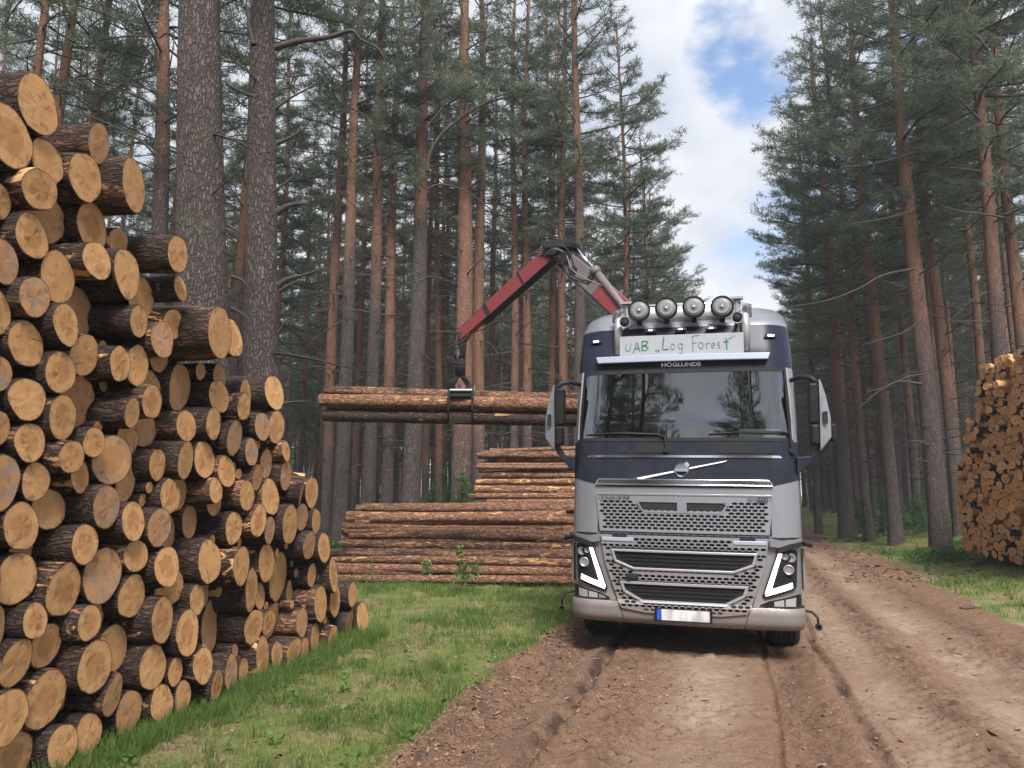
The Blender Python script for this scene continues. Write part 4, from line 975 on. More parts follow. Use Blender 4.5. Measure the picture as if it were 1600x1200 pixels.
# bark shreds, chips and twigs trodden into the road and strewn on the verge
def mat_chip():
    M = MT('bark_chips'); g = M.geo(); c = M.noise(g, 31, 3, 0.7)
    col = M.mix(M.ramp(c, 0.42, 0.58), (0.07, 0.042, 0.031), (0.25, 0.145, 0.092)); M.set(Base_Color=M.mix(M.ramp(c, 0.66, 0.74), col, (0.48, 0.32, 0.19)), Roughness=0.9); return M.m
CHIP = mat_chip()
def chips(xy, size, rg):
    n = len(xy); z = height(xy[:, 0], xy[:, 1])+0.004
    a = rg.uniform(0, 2*pi, n); L = size*rg.uniform(0.4, 1.6, n); w = L*rg.uniform(0.15, 0.5, n)
    ax = np.stack([np.cos(a)*L, np.sin(a)*L, rg.normal(0, 0.25, n)*L], -1)/2; bx = np.stack([-np.sin(a)*w, np.cos(a)*w, rg.normal(0, 0.4, n)*w], -1)/2
    P = np.stack([xy[:, 0], xy[:, 1], z], -1); up = np.array([0, 0, 1.0])*(w[:, None]*0.35)
    V = np.stack([P-ax-bx, P+ax*0.8-bx, P+ax+bx, P-ax*0.9+bx, P+up], 1).reshape(-1, 3); o = np.arange(n)[:, None]*5
    F = np.concatenate([o+np.array([[0, 1, 4]]), o+np.array([[1, 2, 4]]), o+np.array([[2, 3, 4]]), o+np.array([[3, 0, 4]])]); return V, F
def keep_chip(x, y):
    u, v = uv(x, y)
    p = 0.7*np.exp(-((u+1.35)/0.32)**2)+0.55*np.exp(-((u+0.35)/0.35)**2)*np.exp(-((v+1.6)/1.0)**2)+0.05+0.05*(u < -1.7)+0.5*np.exp(-(((x-FP[0])*FN[0]+(y-FP[1])*FN[1]-0.15)/0.3)**2)+0.5*sstep(4, 9, v)*sstep(0.45, 0.6, fbm(x*0.5, y*0.5, 3, 66))
    return (rg.uniform(0, 1, len(x)) < p) & (u > -3.6) & (u < 6.5) & (np.abs(x/y) < 0.8) & free_of_piles(x, y)
nc = NB()
for (x0, x1, y0, y1, n, s) in ((-2.5, 5, 4.0, 10, 60000, 0.022), (-2.5, 5, 4.0, 10, 5000, 0.055), (-2, 9, 9, 22, 26000, 0.045), (3, 13, 16, 34, 16000, 0.09)):
    xy = scatter(x0, x1, y0, y1, n, keep_chip, rg); V, F = chips(xy, s, rg); nc.add(V, F)
link('bark_litter', nc.mesh('bark_litter', [CHIP], False), kind='stuff', label='reddish bark shreds and wood chips strewn on the road edge')
# fallen twigs one can pick out
def twig(x, y, L, az, label, rad=0.006, mat=TWIG, cr=0.15):
    k = 7; t = np.linspace(0, 1, k); r_ = np.random.default_rng(int(abs(x*1000)))
    px = x+np.cos(az)*L*t+r_.normal(0, cr*0.12, k)*L; py = y+np.sin(az)*L*t+r_.normal(0, cr*0.12, k)*L
    z = height(px, py)+rad*0.7
    b = NB(); V, F = tube_np(np.stack([px, py, z], -1), np.linspace(rad, rad*0.4, k), 6); b.add(V, F)
    for q in (2, 4):
        e = np.array([px[q]+cos(az+0.9*(-1)**q)*L*0.25, py[q]+sin(az+0.9*(-1)**q)*L*0.25, z[q]+0.02]); V, F = tube_np(np.array([[px[q], py[q], z[q]], e]), [rad*0.6, rad*0.3], 5); b.add(V, F)
    link('fallen_twig', b.mesh('fallen_twig', [mat]), label=label, category='twig', group='twigs fallen on the ground')
def onground(px, py):
    r = ray(px, py); t = -CAM_H/r[2]; return r[0]*t, r[1]*t
for (px, py, L, az, lab, rad, mt) in ((880, 1100, 0.22, -0.35, 'crooked dark twig lying in the left rut of the road', 0.006, TWIG), (1100, 1110, 0.16, 0.0, 'short twig on the pale strip of the road before the truck', 0.004, CHIP),
    (800, 1130, 0.26, -0.6, 'reddish bark strip lying along the left road berm', 0.009, CHIP), (1075, 1108, 0.10, -0.9, 'small pale wood splinter before the middle of the truck', 0.005, STRAW),
    (300, 1165, 0.42, 2.0, 'long pale curved stalk in the grass below the left pile', 0.004, STRAW), (1500, 952, 0.35, 0.1, 'dark piece of bark lying on the right half of the road', 0.02, TWIG)):
    x, y = onground(px, py); twig(x, y, L, az, lab, rad, mt)
# --- leafy and spruce undergrowth
def leaf_cloud(rg, n, rad, hgt, size, shape=0.6):
    a = rg.uniform(0, 2*pi, n); z = hgt*rg.uniform(0.02, 1, n)**0.8; rr = rad*np.sqrt(rg.uniform(0, 1, n))*(1-(z/hgt)**2*0.7)
    P = np.stack([rr*np.cos(a), rr*np.sin(a), z], -1); d = rg.normal(0, 1, (n, 3)); d[:, 2] = np.abs(d[:, 2])*0.4; d /= np.linalg.norm(d, axis=1)[:, None]
    s = np.cross(d, rg.normal(0, 1, (n, 3))); s /= np.linalg.norm(s, axis=1)[:, None]; L = size*rg.uniform(0.6, 1.3, (n, 1)); w = L*shape*0.5
    V = np.stack([P, P+d*L*0.5+s*w, P+d*L, P+d*L*0.5-s*w], 1).reshape(-1, 3); return V, np.arange(n*4).reshape(-1, 4)
def spruce(seed, H, R):
    rg = np.random.default_rng(seed); b = NB(); V, F = tube_np(np.array([[0, 0, -0.1], [0, 0, H*0.5], [0, 0, H]]), [0.035*H/2, 0.02*H/2, 0.004], 6); b.add(V, F)
    st = b.mesh('stem', [TWIG]); P = []; D = []
    nb_ = int(H*26)
    for i in range(nb_):
        f = (i+rg.uniform(0, 1))/nb_; z = H*(0.04+0.94*f); L = R*(1-f)*rg.uniform(0.7, 1.15)+0.06; az = rg.uniform(0, 6.28); m = int(L/0.055)+2; t = np.linspace(0.1, 1, m)
        d = np.array([cos(az), sin(az), 0.12-0.25*(1-f)]); P.append(np.array([0, 0, z])+d*L*t[:, None]+rg.normal(0, 0.05, (m, 3))*(L*t)[:, None]); D.append(np.repeat(d[None], m, 0))
    V, F = needles(np.concatenate(P), np.concatenate(D), rg, 0.13, 0.024, 6); return st, new_mesh('foliage', V, F, [SPRUCE])
SPR = [spruce(1, 1.5, 0.6), spruce(2, 2.3, 0.85), spruce(3, 1.0, 0.55)]
def bush(seed, n, rad, hgt, size, mat):
    rg = np.random.default_rng(seed); V, F = leaf_cloud(rg, n, rad, hgt, size); f = new_mesh('foliage', V, F, [mat])
    b = NB()
    for k in range(9):
        a = rg.uniform(0, 6.28); V, F = tube_np(np.array([[0, 0, -0.05], [cos(a)*rad*0.3, sin(a)*rad*0.3, hgt*0.5], [cos(a)*rad*0.6, sin(a)*rad*0.6, hgt*0.85]]), [0.008, 0.006, 0.003], 4); b.add(V, F)
    return b.mesh('stem', [TWIG]), f
LOWB = bush(5, 620, 0.9, 0.42, 0.075, LEAF); LOWC = bush(6, 480, 0.75, 0.5, 0.09, SPRUCE)
def plant(ms, x, y, sc, name, label, cat, group):
    r = bpy.data.objects.new(name, None); COL.objects.link(r); r.location = (x, y, gh(x, y)-0.02); r.scale = (sc,)*3; r.rotation_euler = (0, 0, random.uniform(0, 6.28))
    r['label'] = label; r['category'] = cat
    if group: r['group'] = group
    for nm, m in zip(('stem', 'foliage'), ms): link(nm, m, r, kind='stuff')
for k, (px, d, v, sc, where) in enumerate([(545, 24, 0, 0.9, 'left end, behind the low middle pile'), (570, 26, 1, 0.8, 'second from the left behind the low middle pile'), (600, 23, 2, 1.1, 'low and broad, behind the low middle pile'), (628, 25, 0, 1.0, 'between two trunks behind the low middle pile'),
        (655, 23, 2, 1.2, 'in front of the stout leaning pine'), (676, 25, 1, 0.95, 'left of the grapple logs, behind the low middle pile'), (700, 24, 0, 1.2, 'below the grapple, behind the low middle pile'), (722, 22, 1, 1.05, 'tallest one, against the taller pile'), (690, 27, 1, 1.2, 'further back below the grapple'), (585, 30, 1, 1.1, 'far back, left of the dark pine'),
        (1345, 27, 0, 1.0, 'by the road, right of the truck'), (1375, 29, 1, 0.8, 'behind the leaning brown pine'), (1400, 32, 0, 1.1, 'between the leaning brown pine and the stout mossy one'), (1430, 27, 2, 1.3, 'left of the stout mossy-footed pine'), (1450, 30, 1, 0.9, 'behind the stout mossy-footed pine'), (1340, 33, 1, 0.7, 'further up the road, right of the truck')]):
    w = sight(px, 770, d); plant(SPR[v], w[0], w[1], sc, 'young_spruce', 'young green spruce %s' % where, 'spruce', 'young spruces on the forest floor')
src = [np.array([v.co[:] for v in m[1].vertices]) for m in (LOWC, LOWB)]; sff = [np.array([p.vertices[:] for p in m[1].polygons]) for m in (LOWC, LOWB)]
for q in (0, 1):
    V_ = []; F_2 = []; o_ = 0
    for k in range(150):
        d = 16+rgf.random()*34; px = rgf.uniform(440, 900) if k % 2 else rgf.uniform(1270, 1600); x = (px-800)/FOC*d; u, v = uv(x, d)
        if -4 < u < 7.2 or in_piles(x, d): continue
        sc = rgf.uniform(0.5, 1.15); a = rgf.uniform(0, 6.28); R_ = np.array([[cos(a), -sin(a), 0], [sin(a), cos(a), 0], [0, 0, 1]])
        V_.append(src[q] @ R_.T*sc+np.array([x, d, gh(x, d)-0.02])); F_2.append(sff[q]+o_); o_ += len(src[q])
    link('undergrowth', new_mesh('undergrowth', np.concatenate(V_), np.concatenate(F_2), [[SPRUCE, LEAF][q]]), kind='stuff', label=['dark bilberry undergrowth on the forest floor', 'fresh green undergrowth on the forest floor'][q])
for k, (px, d, sc, lab) in enumerate([(1448, 19.6, 0.9, 'bright green low bush at the foot of the right pile'), (1475, 19.2, 0.7, 'bright green bush touching the lower end of the right pile'), (1425, 20.5, 0.7, 'low green bush at the foot of the mossy pine'), (1490, 20.6, 0.8, 'green bush hidden half behind the lower end of the right pile')]):
    w = sight(px, 770, d); plant(LOWB, w[0], w[1], sc, 'low_bush', lab, 'bush', 'green bushes beside the right pile')
def sapling(px, d, H, n, lab, size=0.05):
    w = sight(px, 770, d); rg = np.random.default_rng(int(px)); b = NB(); r = bpy.data.objects.new('sapling', None); COL.objects.link(r); r.location = (w[0], w[1], gh(w[0], w[1])); r['label'] = lab; r['category'] = 'sapling'; r['group'] = 'saplings in the grass'
    V, F = tube_np(np.array([[0, 0, -0.03], [0.02, 0, H*0.5], [-0.01, 0.01, H]]), [0.006, 0.004, 0.002], 5); b.add(V, F); P = []
    for k in range(n):
        z = H*rg.uniform(0.25, 1); a = rg.uniform(0, 6.28); L = 0.16*(1.3-z/H); V, F = tube_np(np.array([[0.01, 0, z], [cos(a)*L, sin(a)*L, z+0.06]]), [0.003, 0.0015], 4); b.add(V, F); P += [np.array([cos(a)*L*t, sin(a)*L*t, z+0.06*t]) for t in (0.5, 0.8, 1.0)]
    link('stem', b.mesh('stem', [TWIG]), r)
    P = np.array(P); m = len(P); P = np.repeat(P, 3, 0); d_ = rg.normal(0, 1, (m*3, 3)); d_ /= np.linalg.norm(d_, axis=1)[:, None]; s = np.cross(d_, rg.normal(0, 1, (m*3, 3))); s /= np.linalg.norm(s, axis=1)[:, None]
    V = np.stack([P, P+d_*size*0.5+s*size*0.3, P+d_*size, P+d_*size*0.5-s*size*0.3], 1).reshape(-1, 3); link('leaves', new_mesh('leaves', V, np.arange(len(V)).reshape(-1, 4), [LEAF]), r)
sapling(722, 13.6, 0.85, 22, 'leafy sapling standing before the middle of the low middle pile', 0.07)
sapling(668, 13.9, 0.5, 14, 'small sapling left of the leafy one before the low middle pile')
sapling(742, 14.0, 0.55, 12, 'small sapling right of the leafy one before the low middle pile')
sapling(582, 14.2, 0.5, 8, 'thin bare sapling before the left end of the low middle pile', 0.03)
for k, (px, py, lab) in enumerate([(175, 1192, 'broad-leaved seedling at the bottom edge below the left pile'), (205, 1196, 'small seedling right beside the broad-leaved one at the bottom edge')]):
    x, y = onground(px, py-2); rg2 = np.random.default_rng(k+9); V, F = leaf_cloud(rg2, 14, 0.05, 0.08, 0.06, 0.7); link('seedling', new_mesh('seedling', V, F, [LEAF]), None, (x, y, gh(x, y)), label=lab, category='seedling', group='seedlings in the grass')
# ------------------------------------------------------------------ the timber truck
SILVER = simple('silver_paint', (0.225, 0.23, 0.262), 0.38, 0.45, 0.45, 0.3, dirt=0.3, dirtcol=(0.20, 0.19, 0.19))
def dusty(m):
    t = m.node_tree; n, l = t.nodes, t.links; p = next(k for k in n if k.type == 'BSDF_PRINCIPLED')
    M = MT.__new__(MT); M.m = m; M.t = t; M.p = p
    sp = M.n('ShaderNodeSeparateXYZ'); O = M.obj(); M.l(O, sp.inputs[0]); z = sp.outputs[2]
    f = M.math('MULTIPLY', M.ramp(M.math('ADD', z, M.math('MULTIPLY', M.math('SUBTRACT', M.noise(O, 3, 6, 0.7), 0.5), 1.2)), 1.5, 0.25), M.ramp(M.noise(O, 22, 5, 0.7), 0.25, 0.7))
    spk = M.ramp(M.noise(O, 90, 2, 0.5), 0.66, 0.70)
    f = M.math('MAXIMUM', M.math('MULTIPLY', f, 0.80), M.math('MULTIPLY', M.math('MULTIPLY', spk, M.ramp(z, 2.0, 0.5)), 0.7))
    src = p.inputs['Base Color'].links[0].from_socket
    c = M.mix(f, src, (0.24, 0.165, 0.115)); l.new(c, p.inputs['Base Color'])
    r0 = p.inputs['Roughness'].links[0].from_socket; l.new(M.math('ADD', r0, M.math('MULTIPLY', f, 0.5), clamp=True), p.inputs['Roughness']); return m
dusty(SILVER)
SILVER2 = simple('silver_grille_paint', (0.215, 0.225, 0.255), 0.45, 0.3, 0.4, 0.1, dirt=0.3, dirtcol=(0.19, 0.18, 0.18)); dusty(SILVER2)
NAVY = simple('navy_paint', (0.012, 0.017, 0.034), 0.30, 0.0, 0.14, 0.0, dirt=0.05)
NAVYM = simple('navy_panel', (0.013, 0.017, 0.029), 0.42, 0.0, 0.14, dirt=0.05)
CHROME = simple('chrome', (0.82, 0.83, 0.86), 0.12, 1.0)
STEEL = simple('brushed_steel', (0.36, 0.37, 0.40), 0.36, 0.45, dirt=0.15)
BLACK = simple('black_plastic', (0.010, 0.011, 0.013), 0.5, 0, 0.15, dirt=0.05)
VOID = simple('dark_interior', (0.006, 0.006, 0.008), 0.8)
TYRE = simple('tyre_rubber', (0.020, 0.019, 0.019), 0.85, dirt=0.5, dirtcol=(0.10, 0.075, 0.055))
LED = simple('led_strip', (0.9, 0.9, 0.9), 0.3, emit=(1, 0.97, 0.95, 1), es=1.35)
LED2 = simple('marker_led', (0.9, 0.9, 0.9), 0.3, emit=(1, 0.98, 0.95, 1), es=1.2)
LENS = simple('lamp_lens', (0.15, 0.155, 0.16), 0.55, 0.0, 0.4, 0.1)
REFL = simple('lamp_reflector', (0.30, 0.30, 0.32), 0.35, 0.5)
FOGL = simple('fog_glass', (0.34, 0.35, 0.36), 0.25, 0.2)
WHITEP = simple('pale_light_bar', (0.29, 0.33, 0.42), 0.3, 0, 0.5, 0.5)
BOARD = simple('white_sign_board', (0.30, 0.32, 0.36), 0.55, dirt=0.12)
GREEN = simple('green_marker', (0.02, 0.15, 0.085), 0.6)
EUBLUE = simple('plate_blue', (0.012, 0.075, 0.42), 0.4)
PAPER = simple('pale_paper', (0.72, 0.80, 0.68), 0.7)
LEMON = simple('yellow_green_strip', (0.45, 0.58, 0.08), 0.6)
BADGE = simple('badge_lettering', (0.045, 0.048, 0.055), 0.4, 0.2)
LETTER = simple('white_lettering', (0.75, 0.75, 0.78), 0.4)
RED = simple('crane_red', (0.19, 0.020, 0.026), 0.5, 0, 0.5, dirt=0.5, dirtcol=(0.13, 0.05, 0.05))
GREYP = simple('crane_grey', (0.11, 0.095, 0.11), 0.55, dirt=0.3)
def mat_plate():
    M = MT('plate_face'); P = M.mapping(M.obj(), (7, 1, 3)); n = M.noise(P, 1.3, 1, 0.4); M.set(Base_Color=M.mix(M.ramp(n, 0.35, 0.6), (0.32, 0.32, 0.34), (0.56, 0.56, 0.58)), Roughness=0.5); return M.m
PLATE = mat_plate()
def mat_glass():
    M = MT('windscreen_glass'); M.t.nodes.remove(M.p)
    gl = M.n('ShaderNodeBsdfGlossy'); gl.inputs['Roughness'].default_value = 0.015; gl.inputs['Color'].default_value = (0.95, 0.97, 1, 1)
    tr = M.n('ShaderNodeBsdfTransparent'); tr.inputs[0].default_value = (0.34, 0.39, 0.40, 1)
    fr = M.n('ShaderNodeFresnel'); fr.inputs[0].default_value = 1.52
    f = M.math('ADD', M.math('MULTIPLY', fr.outputs[0], 1.5), 0.12, clamp=True)
    ms = M.n('ShaderNodeMixShader'); M.l(f, ms.inputs[0]); M.l(tr.outputs[0], ms.inputs[1]); M.l(gl.outputs[0], ms.inputs[2]); M.l(ms.outputs[0], M.out.inputs['Surface']); return M.m
GLASS = mat_glass()
truck = bpy.data.objects.new('timber_truck', None); COL.objects.link(truck)
truck.location = (TRK_O[0], TRK_O[1], -0.03); truck.rotation_euler = (0, radians(0.9), -TRK_YAW)
truck['label'] = 'silver and navy timber truck with headlights on and red loading crane'; truck['category'] = 'truck'
bpy.context.view_layer.update()
TINV = truck.matrix_world.inverted()
ZK = [0.36, 0.42, 0.58, 0.62, 1.30, 1.86, 2.35, 2.60, 3.17, 3.40, 3.75, 3.92, 4.02, 4.10]
FY = [0.05, -0.02, -0.03, 0.01, 0.00, 0.03, 0.07, 0.11, 0.24, 0.28, 0.40, 0.58, 0.80, 1.12]
HW = [1.24, 1.26, 1.26, 1.24, 1.25, 1.25, 1.25, 1.25, 1.24, 1.235, 1.215, 1.185, 1.135, 1.02]
RC = [0.26, 0.26, 0.26, 0.26, 0.26, 0.28, 0.30, 0.30, 0.31, 0.32, 0.34, 0.38, 0.42, 0.50]
fyz = lambda z: np.interp(z, ZK, FY); hwz = lambda z: np.interp(z, ZK, HW); rcz = lambda z: np.interp(z, ZK, RC)
def surf(x, z):
    x = np.abs(np.asarray(x, float)); z = np.asarray(z, float); W = hwz(z); R = rcz(z)
    y = fyz(z)+0.07*(x/W)**2
    t = np.clip((x-(W-R))/R, 0, 0.9999)
    return y + R*0.9*(1-np.sqrt(1-t*t))
CABLEN = 2.35
def shell(name, mat, zlo, zhi, nz=6, half_x=None, off=0.0, back=CABLEN, smooth=True, nx=48, parent=truck, **props):
    """band of the cab skin between the curves zlo(x) and zhi(x); half_x limits it to the front face"""
    a = np.linspace(-1, 1, nx); xf = np.sin(a*pi/2*0.995) if half_x is None else a
    V = []
    for i in range(nz+1):
        t = i/nz; row = []
        if half_x is None:
            z0 = zlo(9.0)*(1-t)+zhi(9.0)*t; W = float(hwz(z0)); ys = float(surf(W*0.9999, z0)); row.append((-W-off, back, z0)); row.append((-W-off, ys+0.15, z0))
            for s in xf:
                x = s*W*0.9999; z = zlo(abs(x))*(1-t)+zhi(abs(x))*t; row.append((x*(1+off), float(surf(x, z))-off, z))
            row.append((W+off, ys+0.15, z0)); row.append((W+off, back, z0))
        else:
            for s in xf:
                x = s*half_x; z = zlo(abs(x))*(1-t)+zhi(abs(x))*t; row.append((x, float(surf(x, z))-off, z))
        V.append(row)
    n = len(V[0]); V = [p for r in V for p in r]
    F = [(i*n+j, i*n+j+1, (i+1)*n+j+1, (i+1)*n+j) for i in range(nz) for j in range(n-1)]
    me = new_mesh(name, V, F, [mat], smooth); return link(name, me, parent, **props)
def conform(name, polys, mat, off=0.01, thick=0.02, parent=truck, smooth=False, step=0.08, flat=False, clip=None, bevel=0, holes_ok=True, **props):
    """flat outlines in (x, z) laid on the cab's front skin, standing off by off and thick deep"""
    bm = bmesh.new()
    for pl in polys:
        vs = [bm.verts.new((x, 0, z)) for x, z in pl]
        try: bm.faces.new(vs)
        except ValueError: pass
    bmesh.ops.remove_doubles(bm, verts=bm.verts, dist=1e-5)
    if clip:
        for (px, pz, nx_, nz_) in clip:
            bmesh.ops.bisect_plane(bm, geom=bm.verts[:]+bm.edges[:]+bm.faces[:], plane_co=(px, 0, pz), plane_no=(nx_, 0, nz_), clear_outer=True) if len(bm.faces) else None
    if not flat:
        xs = [v.co.x for v in bm.verts]; x = math.ceil(min(xs)/step)*step
        while x < max(xs):
            bmesh.ops.bisect_plane(bm, geom=bm.verts[:]+bm.edges[:]+bm.faces[:], plane_co=(x+1e-4, 0, 0), plane_no=(1, 0, 0)); x += step
        zs_ = [v.co.z for v in bm.verts]
        for zc in (0.58, 0.62, 1.30, 1.86, 2.35, 2.60, 2.9, 3.17, 3.40, 3.6):
            if min(zs_)+0.004 < zc < max(zs_)-0.004: bmesh.ops.bisect_plane(bm, geom=bm.verts[:]+bm.edges[:]+bm.faces[:], plane_co=(0, 0, zc+1e-4), plane_no=(0, 0, 1))
    if thick > 0:
        r = bmesh.ops.extrude_face_region(bm, geom=bm.faces[:])
        for v in [g for g in r['geom'] if isinstance(g, bmesh.types.BMVert)]: v.co.y -= thick
    co = np.array([v.co[:] for v in bm.verts])
    if flat: sy = np.full(len(co), float(surf(co[:, 0].mean(), co[:, 2].mean())))
    else: sy = surf(co[:, 0], co[:, 2])
    for v, s in zip(bm.verts, sy): v.co.y += s-off
    bmesh.ops.recalc_face_normals(bm, faces=bm.faces)
    me = bpy.data.meshes.new(name); bm.to_mesh(me); bm.free(); me.materials.append(mat)
    if smooth: me.polygons.foreach_set('use_smooth', [True]*len(me.polygons))
    o = link(name, me, parent, **props)
    if bevel:
        b = o.modifiers.new('bevel', 'BEVEL'); b.width = bevel; b.segments = 2; b.limit_method = 'ANGLE'; b.angle_limit = radians(50)
    return o
def ring_strip(outer, inner):
    n = len(outer); return [[outer[i], outer[(i+1) % n], inner[(i+1) % n], inner[i]] for i in range(n)]
def inset(poly, d):
    """shrink a convex outline by d"""
    P = [Vector(p) for p in poly]; n = len(P); out = []
    area = sum(P[i].x*P[(i+1) % n].y-P[(i+1) % n].x*P[i].y for i in range(n)); sg = 1 if area > 0 else -1
    for i in range(n):
        a, b, c = P[i-1], P[i], P[(i+1) % n]; e1 = (b-a).normalized(); e2 = (c-b).normalized()
        n1 = Vector((-e1.y, e1.x))*sg; n2 = Vector((-e2.y, e2.x))*sg; m = (n1+n2); m = m/max(m.dot(n1), 0.2); out.append(tuple(b+m*d))
    return out
mir = lambda poly: [(-x, z) for x, z in reversed(poly)]
# skin, bottom to top
navy_low = lambda x: 1.845+0.10*np.clip((x-0.80)/0.45, 0, 1)**1.3
shell('bumper_skin', SILVER, lambda x: 0.37, lambda x: 0.60, 6)
shell('corner_panel', SILVER, lambda x: 0.604, lambda x: 1.315, 6, off=-0.012)
shell('front_panel', SILVER, lambda x: 1.33, navy_low, 8)
shell('wiper_panel', NAVYM, navy_low, lambda x: 2.355, 8, off=0.002)
shell('sun_visor_band', NAVY, lambda x: 3.205, lambda x: 3.72, 8)
roof = shell('roof', SILVER, lambda x: 3.72, lambda x: 4.095, 10)
b = MB(); W = float(hwz(4.09)); zt = 4.094
xs = np.linspace(-0.999, 0.999, 25); F_ = [(x*W, float(surf(x*W, zt)), zt) for x in xs]; Bk = [(x*W, CABLEN, zt) for x in xs]
Mid = [(x*W*0.96, 1.5, zt+0.05*(1-x*x)) for x in xs]
V = F_+Mid+Bk; n = 25; b.add(V, [(j, j+1, n+j+1, n+j) for j in range(n-1)]+[(n+j, n+j+1, 2*n+j+1, 2*n+j) for j in range(n-1)]); b.build('roof_top', SILVER, roof, True)
b = MB(); b.box((0, CABLEN+0.01, 2.2), (2.44, 0.02, 3.7)); b.box((0, CABLEN-0.2, 0.9), (2.3, 0.3, 0.7)); b.build('cab_back_wall', SILVER, truck)
# sides beside the glass: pillars and side windows
for s in (-1, 1):
    P = []
    b = MB(); zz = np.linspace(2.355, 3.205, 9); rows = []
    for z in zz:
        Wz = float(hwz(z)); xe = 1.175-0.03*(z-2.355)
        rows.append([(s*x, float(surf(min(x, Wz*0.9999), z)), z) for x in np.linspace(xe, Wz*0.9999, 7)]+[(s*Wz, float(surf(Wz*0.9999, z))+0.14, z)])
    n = len(rows[0]); b.add([p for r in rows for p in r], [(i*n+j, i*n+j+1, (i+1)*n+j+1, (i+1)*n+j) for i in range(8) for j in range(n-1)]); b.build('windscreen_pillar', SILVER if s < 0 else SILVER, truck, True)
    b = MB(); W1, W2 = float(hwz(2.355)), float(hwz(3.205)); y0 = float(surf(W1*.9999, 2.36))+0.14; y1 = float(surf(W2*.9999, 3.205))+0.14
    b.add([(s*W1, y0, 2.355), (s*W1, 1.25, 2.355), (s*W2, 1.25, 3.205), (s*W2, y1, 3.205)], [(0, 1, 2, 3)]); b.build('side_window', GLASS, truck)
    b = MB(); b.box((s*1.243, 1.80, 2.76), (0.03, 1.10, 0.82)); b.build('cab_side_panel', SILVER, truck)
    # air deflector behind the roof edge and dark gap
    b = MB(); b.add([(s*1.235, 2.30, 1.2), (s*1.245, 3.0, 1.2), (s*1.24, 3.0, 3.9), (s*1.17, 2.30, 3.9), (s*1.215, 2.30, 1.2), (s*1.22, 3.0, 1.2), (s*1.21, 3.0, 3.9), (s*1.14, 2.30, 3.9)], [(0, 1, 2, 3), (4, 7, 6, 5), (0, 4, 5, 1), (3, 2, 6, 7), (1, 5, 6, 2), (0, 3, 7, 4)]); b.build('side_air_deflector', SILVER, truck, True)
# black strips painting the shade of the gap between roof and side deflector
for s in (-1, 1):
    b = MB(); b.tube([(s*1.225, 1.0, 3.45), (s*1.205, 1.15, 3.78), (s*1.13, 1.35, 4.02), (s*1.02, 1.5, 4.10)], [0.03, 0.045, 0.045, 0.02], 8); b.build('gap_shade_strip', BLACK, truck, True)
# windscreen, black border, interior
ws = shell('windscreen', GLASS, lambda x: 2.385, lambda x: 3.195, 10, half_x=1.165, off=0.0, nx=30)
wo_ = [(-1.19, 2.357), (1.19, 2.357), (1.165, 3.205), (-1.165, 3.205)]; wi = [(-1.145, 2.395), (1.145, 2.395), (1.125, 3.155), (-1.125, 3.155)]
conform('windscreen_border', ring_strip(wo_, wi), VOID, 0.004, 0.004, ws)
for s in (-1, 1):
    b = MB(); b.tube([(s*1.185, float(surf(1.185, 2.38))-0.012, 2.38), (s*1.175, float(surf(1.175, 2.8))-0.012, 2.8), (s*1.155, float(surf(1.155, 3.20))-0.012, 3.20)], 0.010, 6); b.build('pillar_trim', STEEL, ws)
b = MB(); b.box((0, 0.55, 2.33), (2.2, 0.75, 0.06)); b.box((0, 2.2, 2.9), (2.3, 0.05, 1.5)); b.box((0, 1.3, 2.0), (2.3, 1.8, 0.05)); b.box((0, 1.4, 3.62), (2.2, 1.7, 0.05)); b.build('cab_interior', VOID, truck)
for s in (-1, 1):
    b = MB(); b.box((s*0.55, 1.35, 2.55), (0.52, 0.5, 0.25)); b.box((s*0.55, 1.62, 2.86), (0.50, 0.14, 0.62)); b.box((s*0.55, 1.6, 3.22), (0.28, 0.1, 0.18)); b.build('seat', BLACK, truck, bevel=0.03)
b = MB(); M_ = Matrix.Rotation(radians(-35), 3, 'X'); b.lathe([(0.235, -0.012), (0.25, 0), (0.235, 0.012), (0.22, 0), (0.235, -0.012)], (0, 0, 0), 'Y', 24); b.v = [tuple(Matrix.Rotation(radians(50), 3, 'X') @ Vector(p)+Vector((0.55, 0.85, 2.52))) for p in b.v]; b.build('steering_wheel', BLACK, truck, True)
b = MB(); b.box((0.86, 0.42, 2.45), (0.46, 0.02, 0.13)); pp = b.build('paper_on_dashboard', PAPER, truck)
b = MB(); b.box((0.88, 0.405, 2.47), (0.36, 0.004, 0.022)); b.build('yellow_strip', LEMON, pp)
b = MB(); b.box((-0.62, 0.50, 3.02), (0.34, 0.03, 0.09), Matrix.Rotation(radians(-24), 3, 'Y')); b.build('folded_sun_blind', simple('grey_cloth', (0.25, 0.26, 0.28), 0.8), truck)
# chrome trims
conform('chrome_strip', [[(-1.06, 2.172), (1.06, 2.172), (1.04, 2.198), (-1.04, 2.198)]], CHROME, 0.006, 0.008)
cp = [(-0.96, 1.862), (0.96, 1.862), (0.945, 1.905), (0.915, 1.932), (-0.915, 1.932), (-0.945, 1.905)]
conform('chrome_moulding', ring_strip(cp, inset(cp, 0.014)), CHROME, 0.008, 0.022, bevel=0.003)
conform('chrome_moulding_face', [inset(cp, 0.012)], simple('chrome_dull', (0.36, 0.33, 0.35), 0.16, 1.0), 0.008, 0.006)
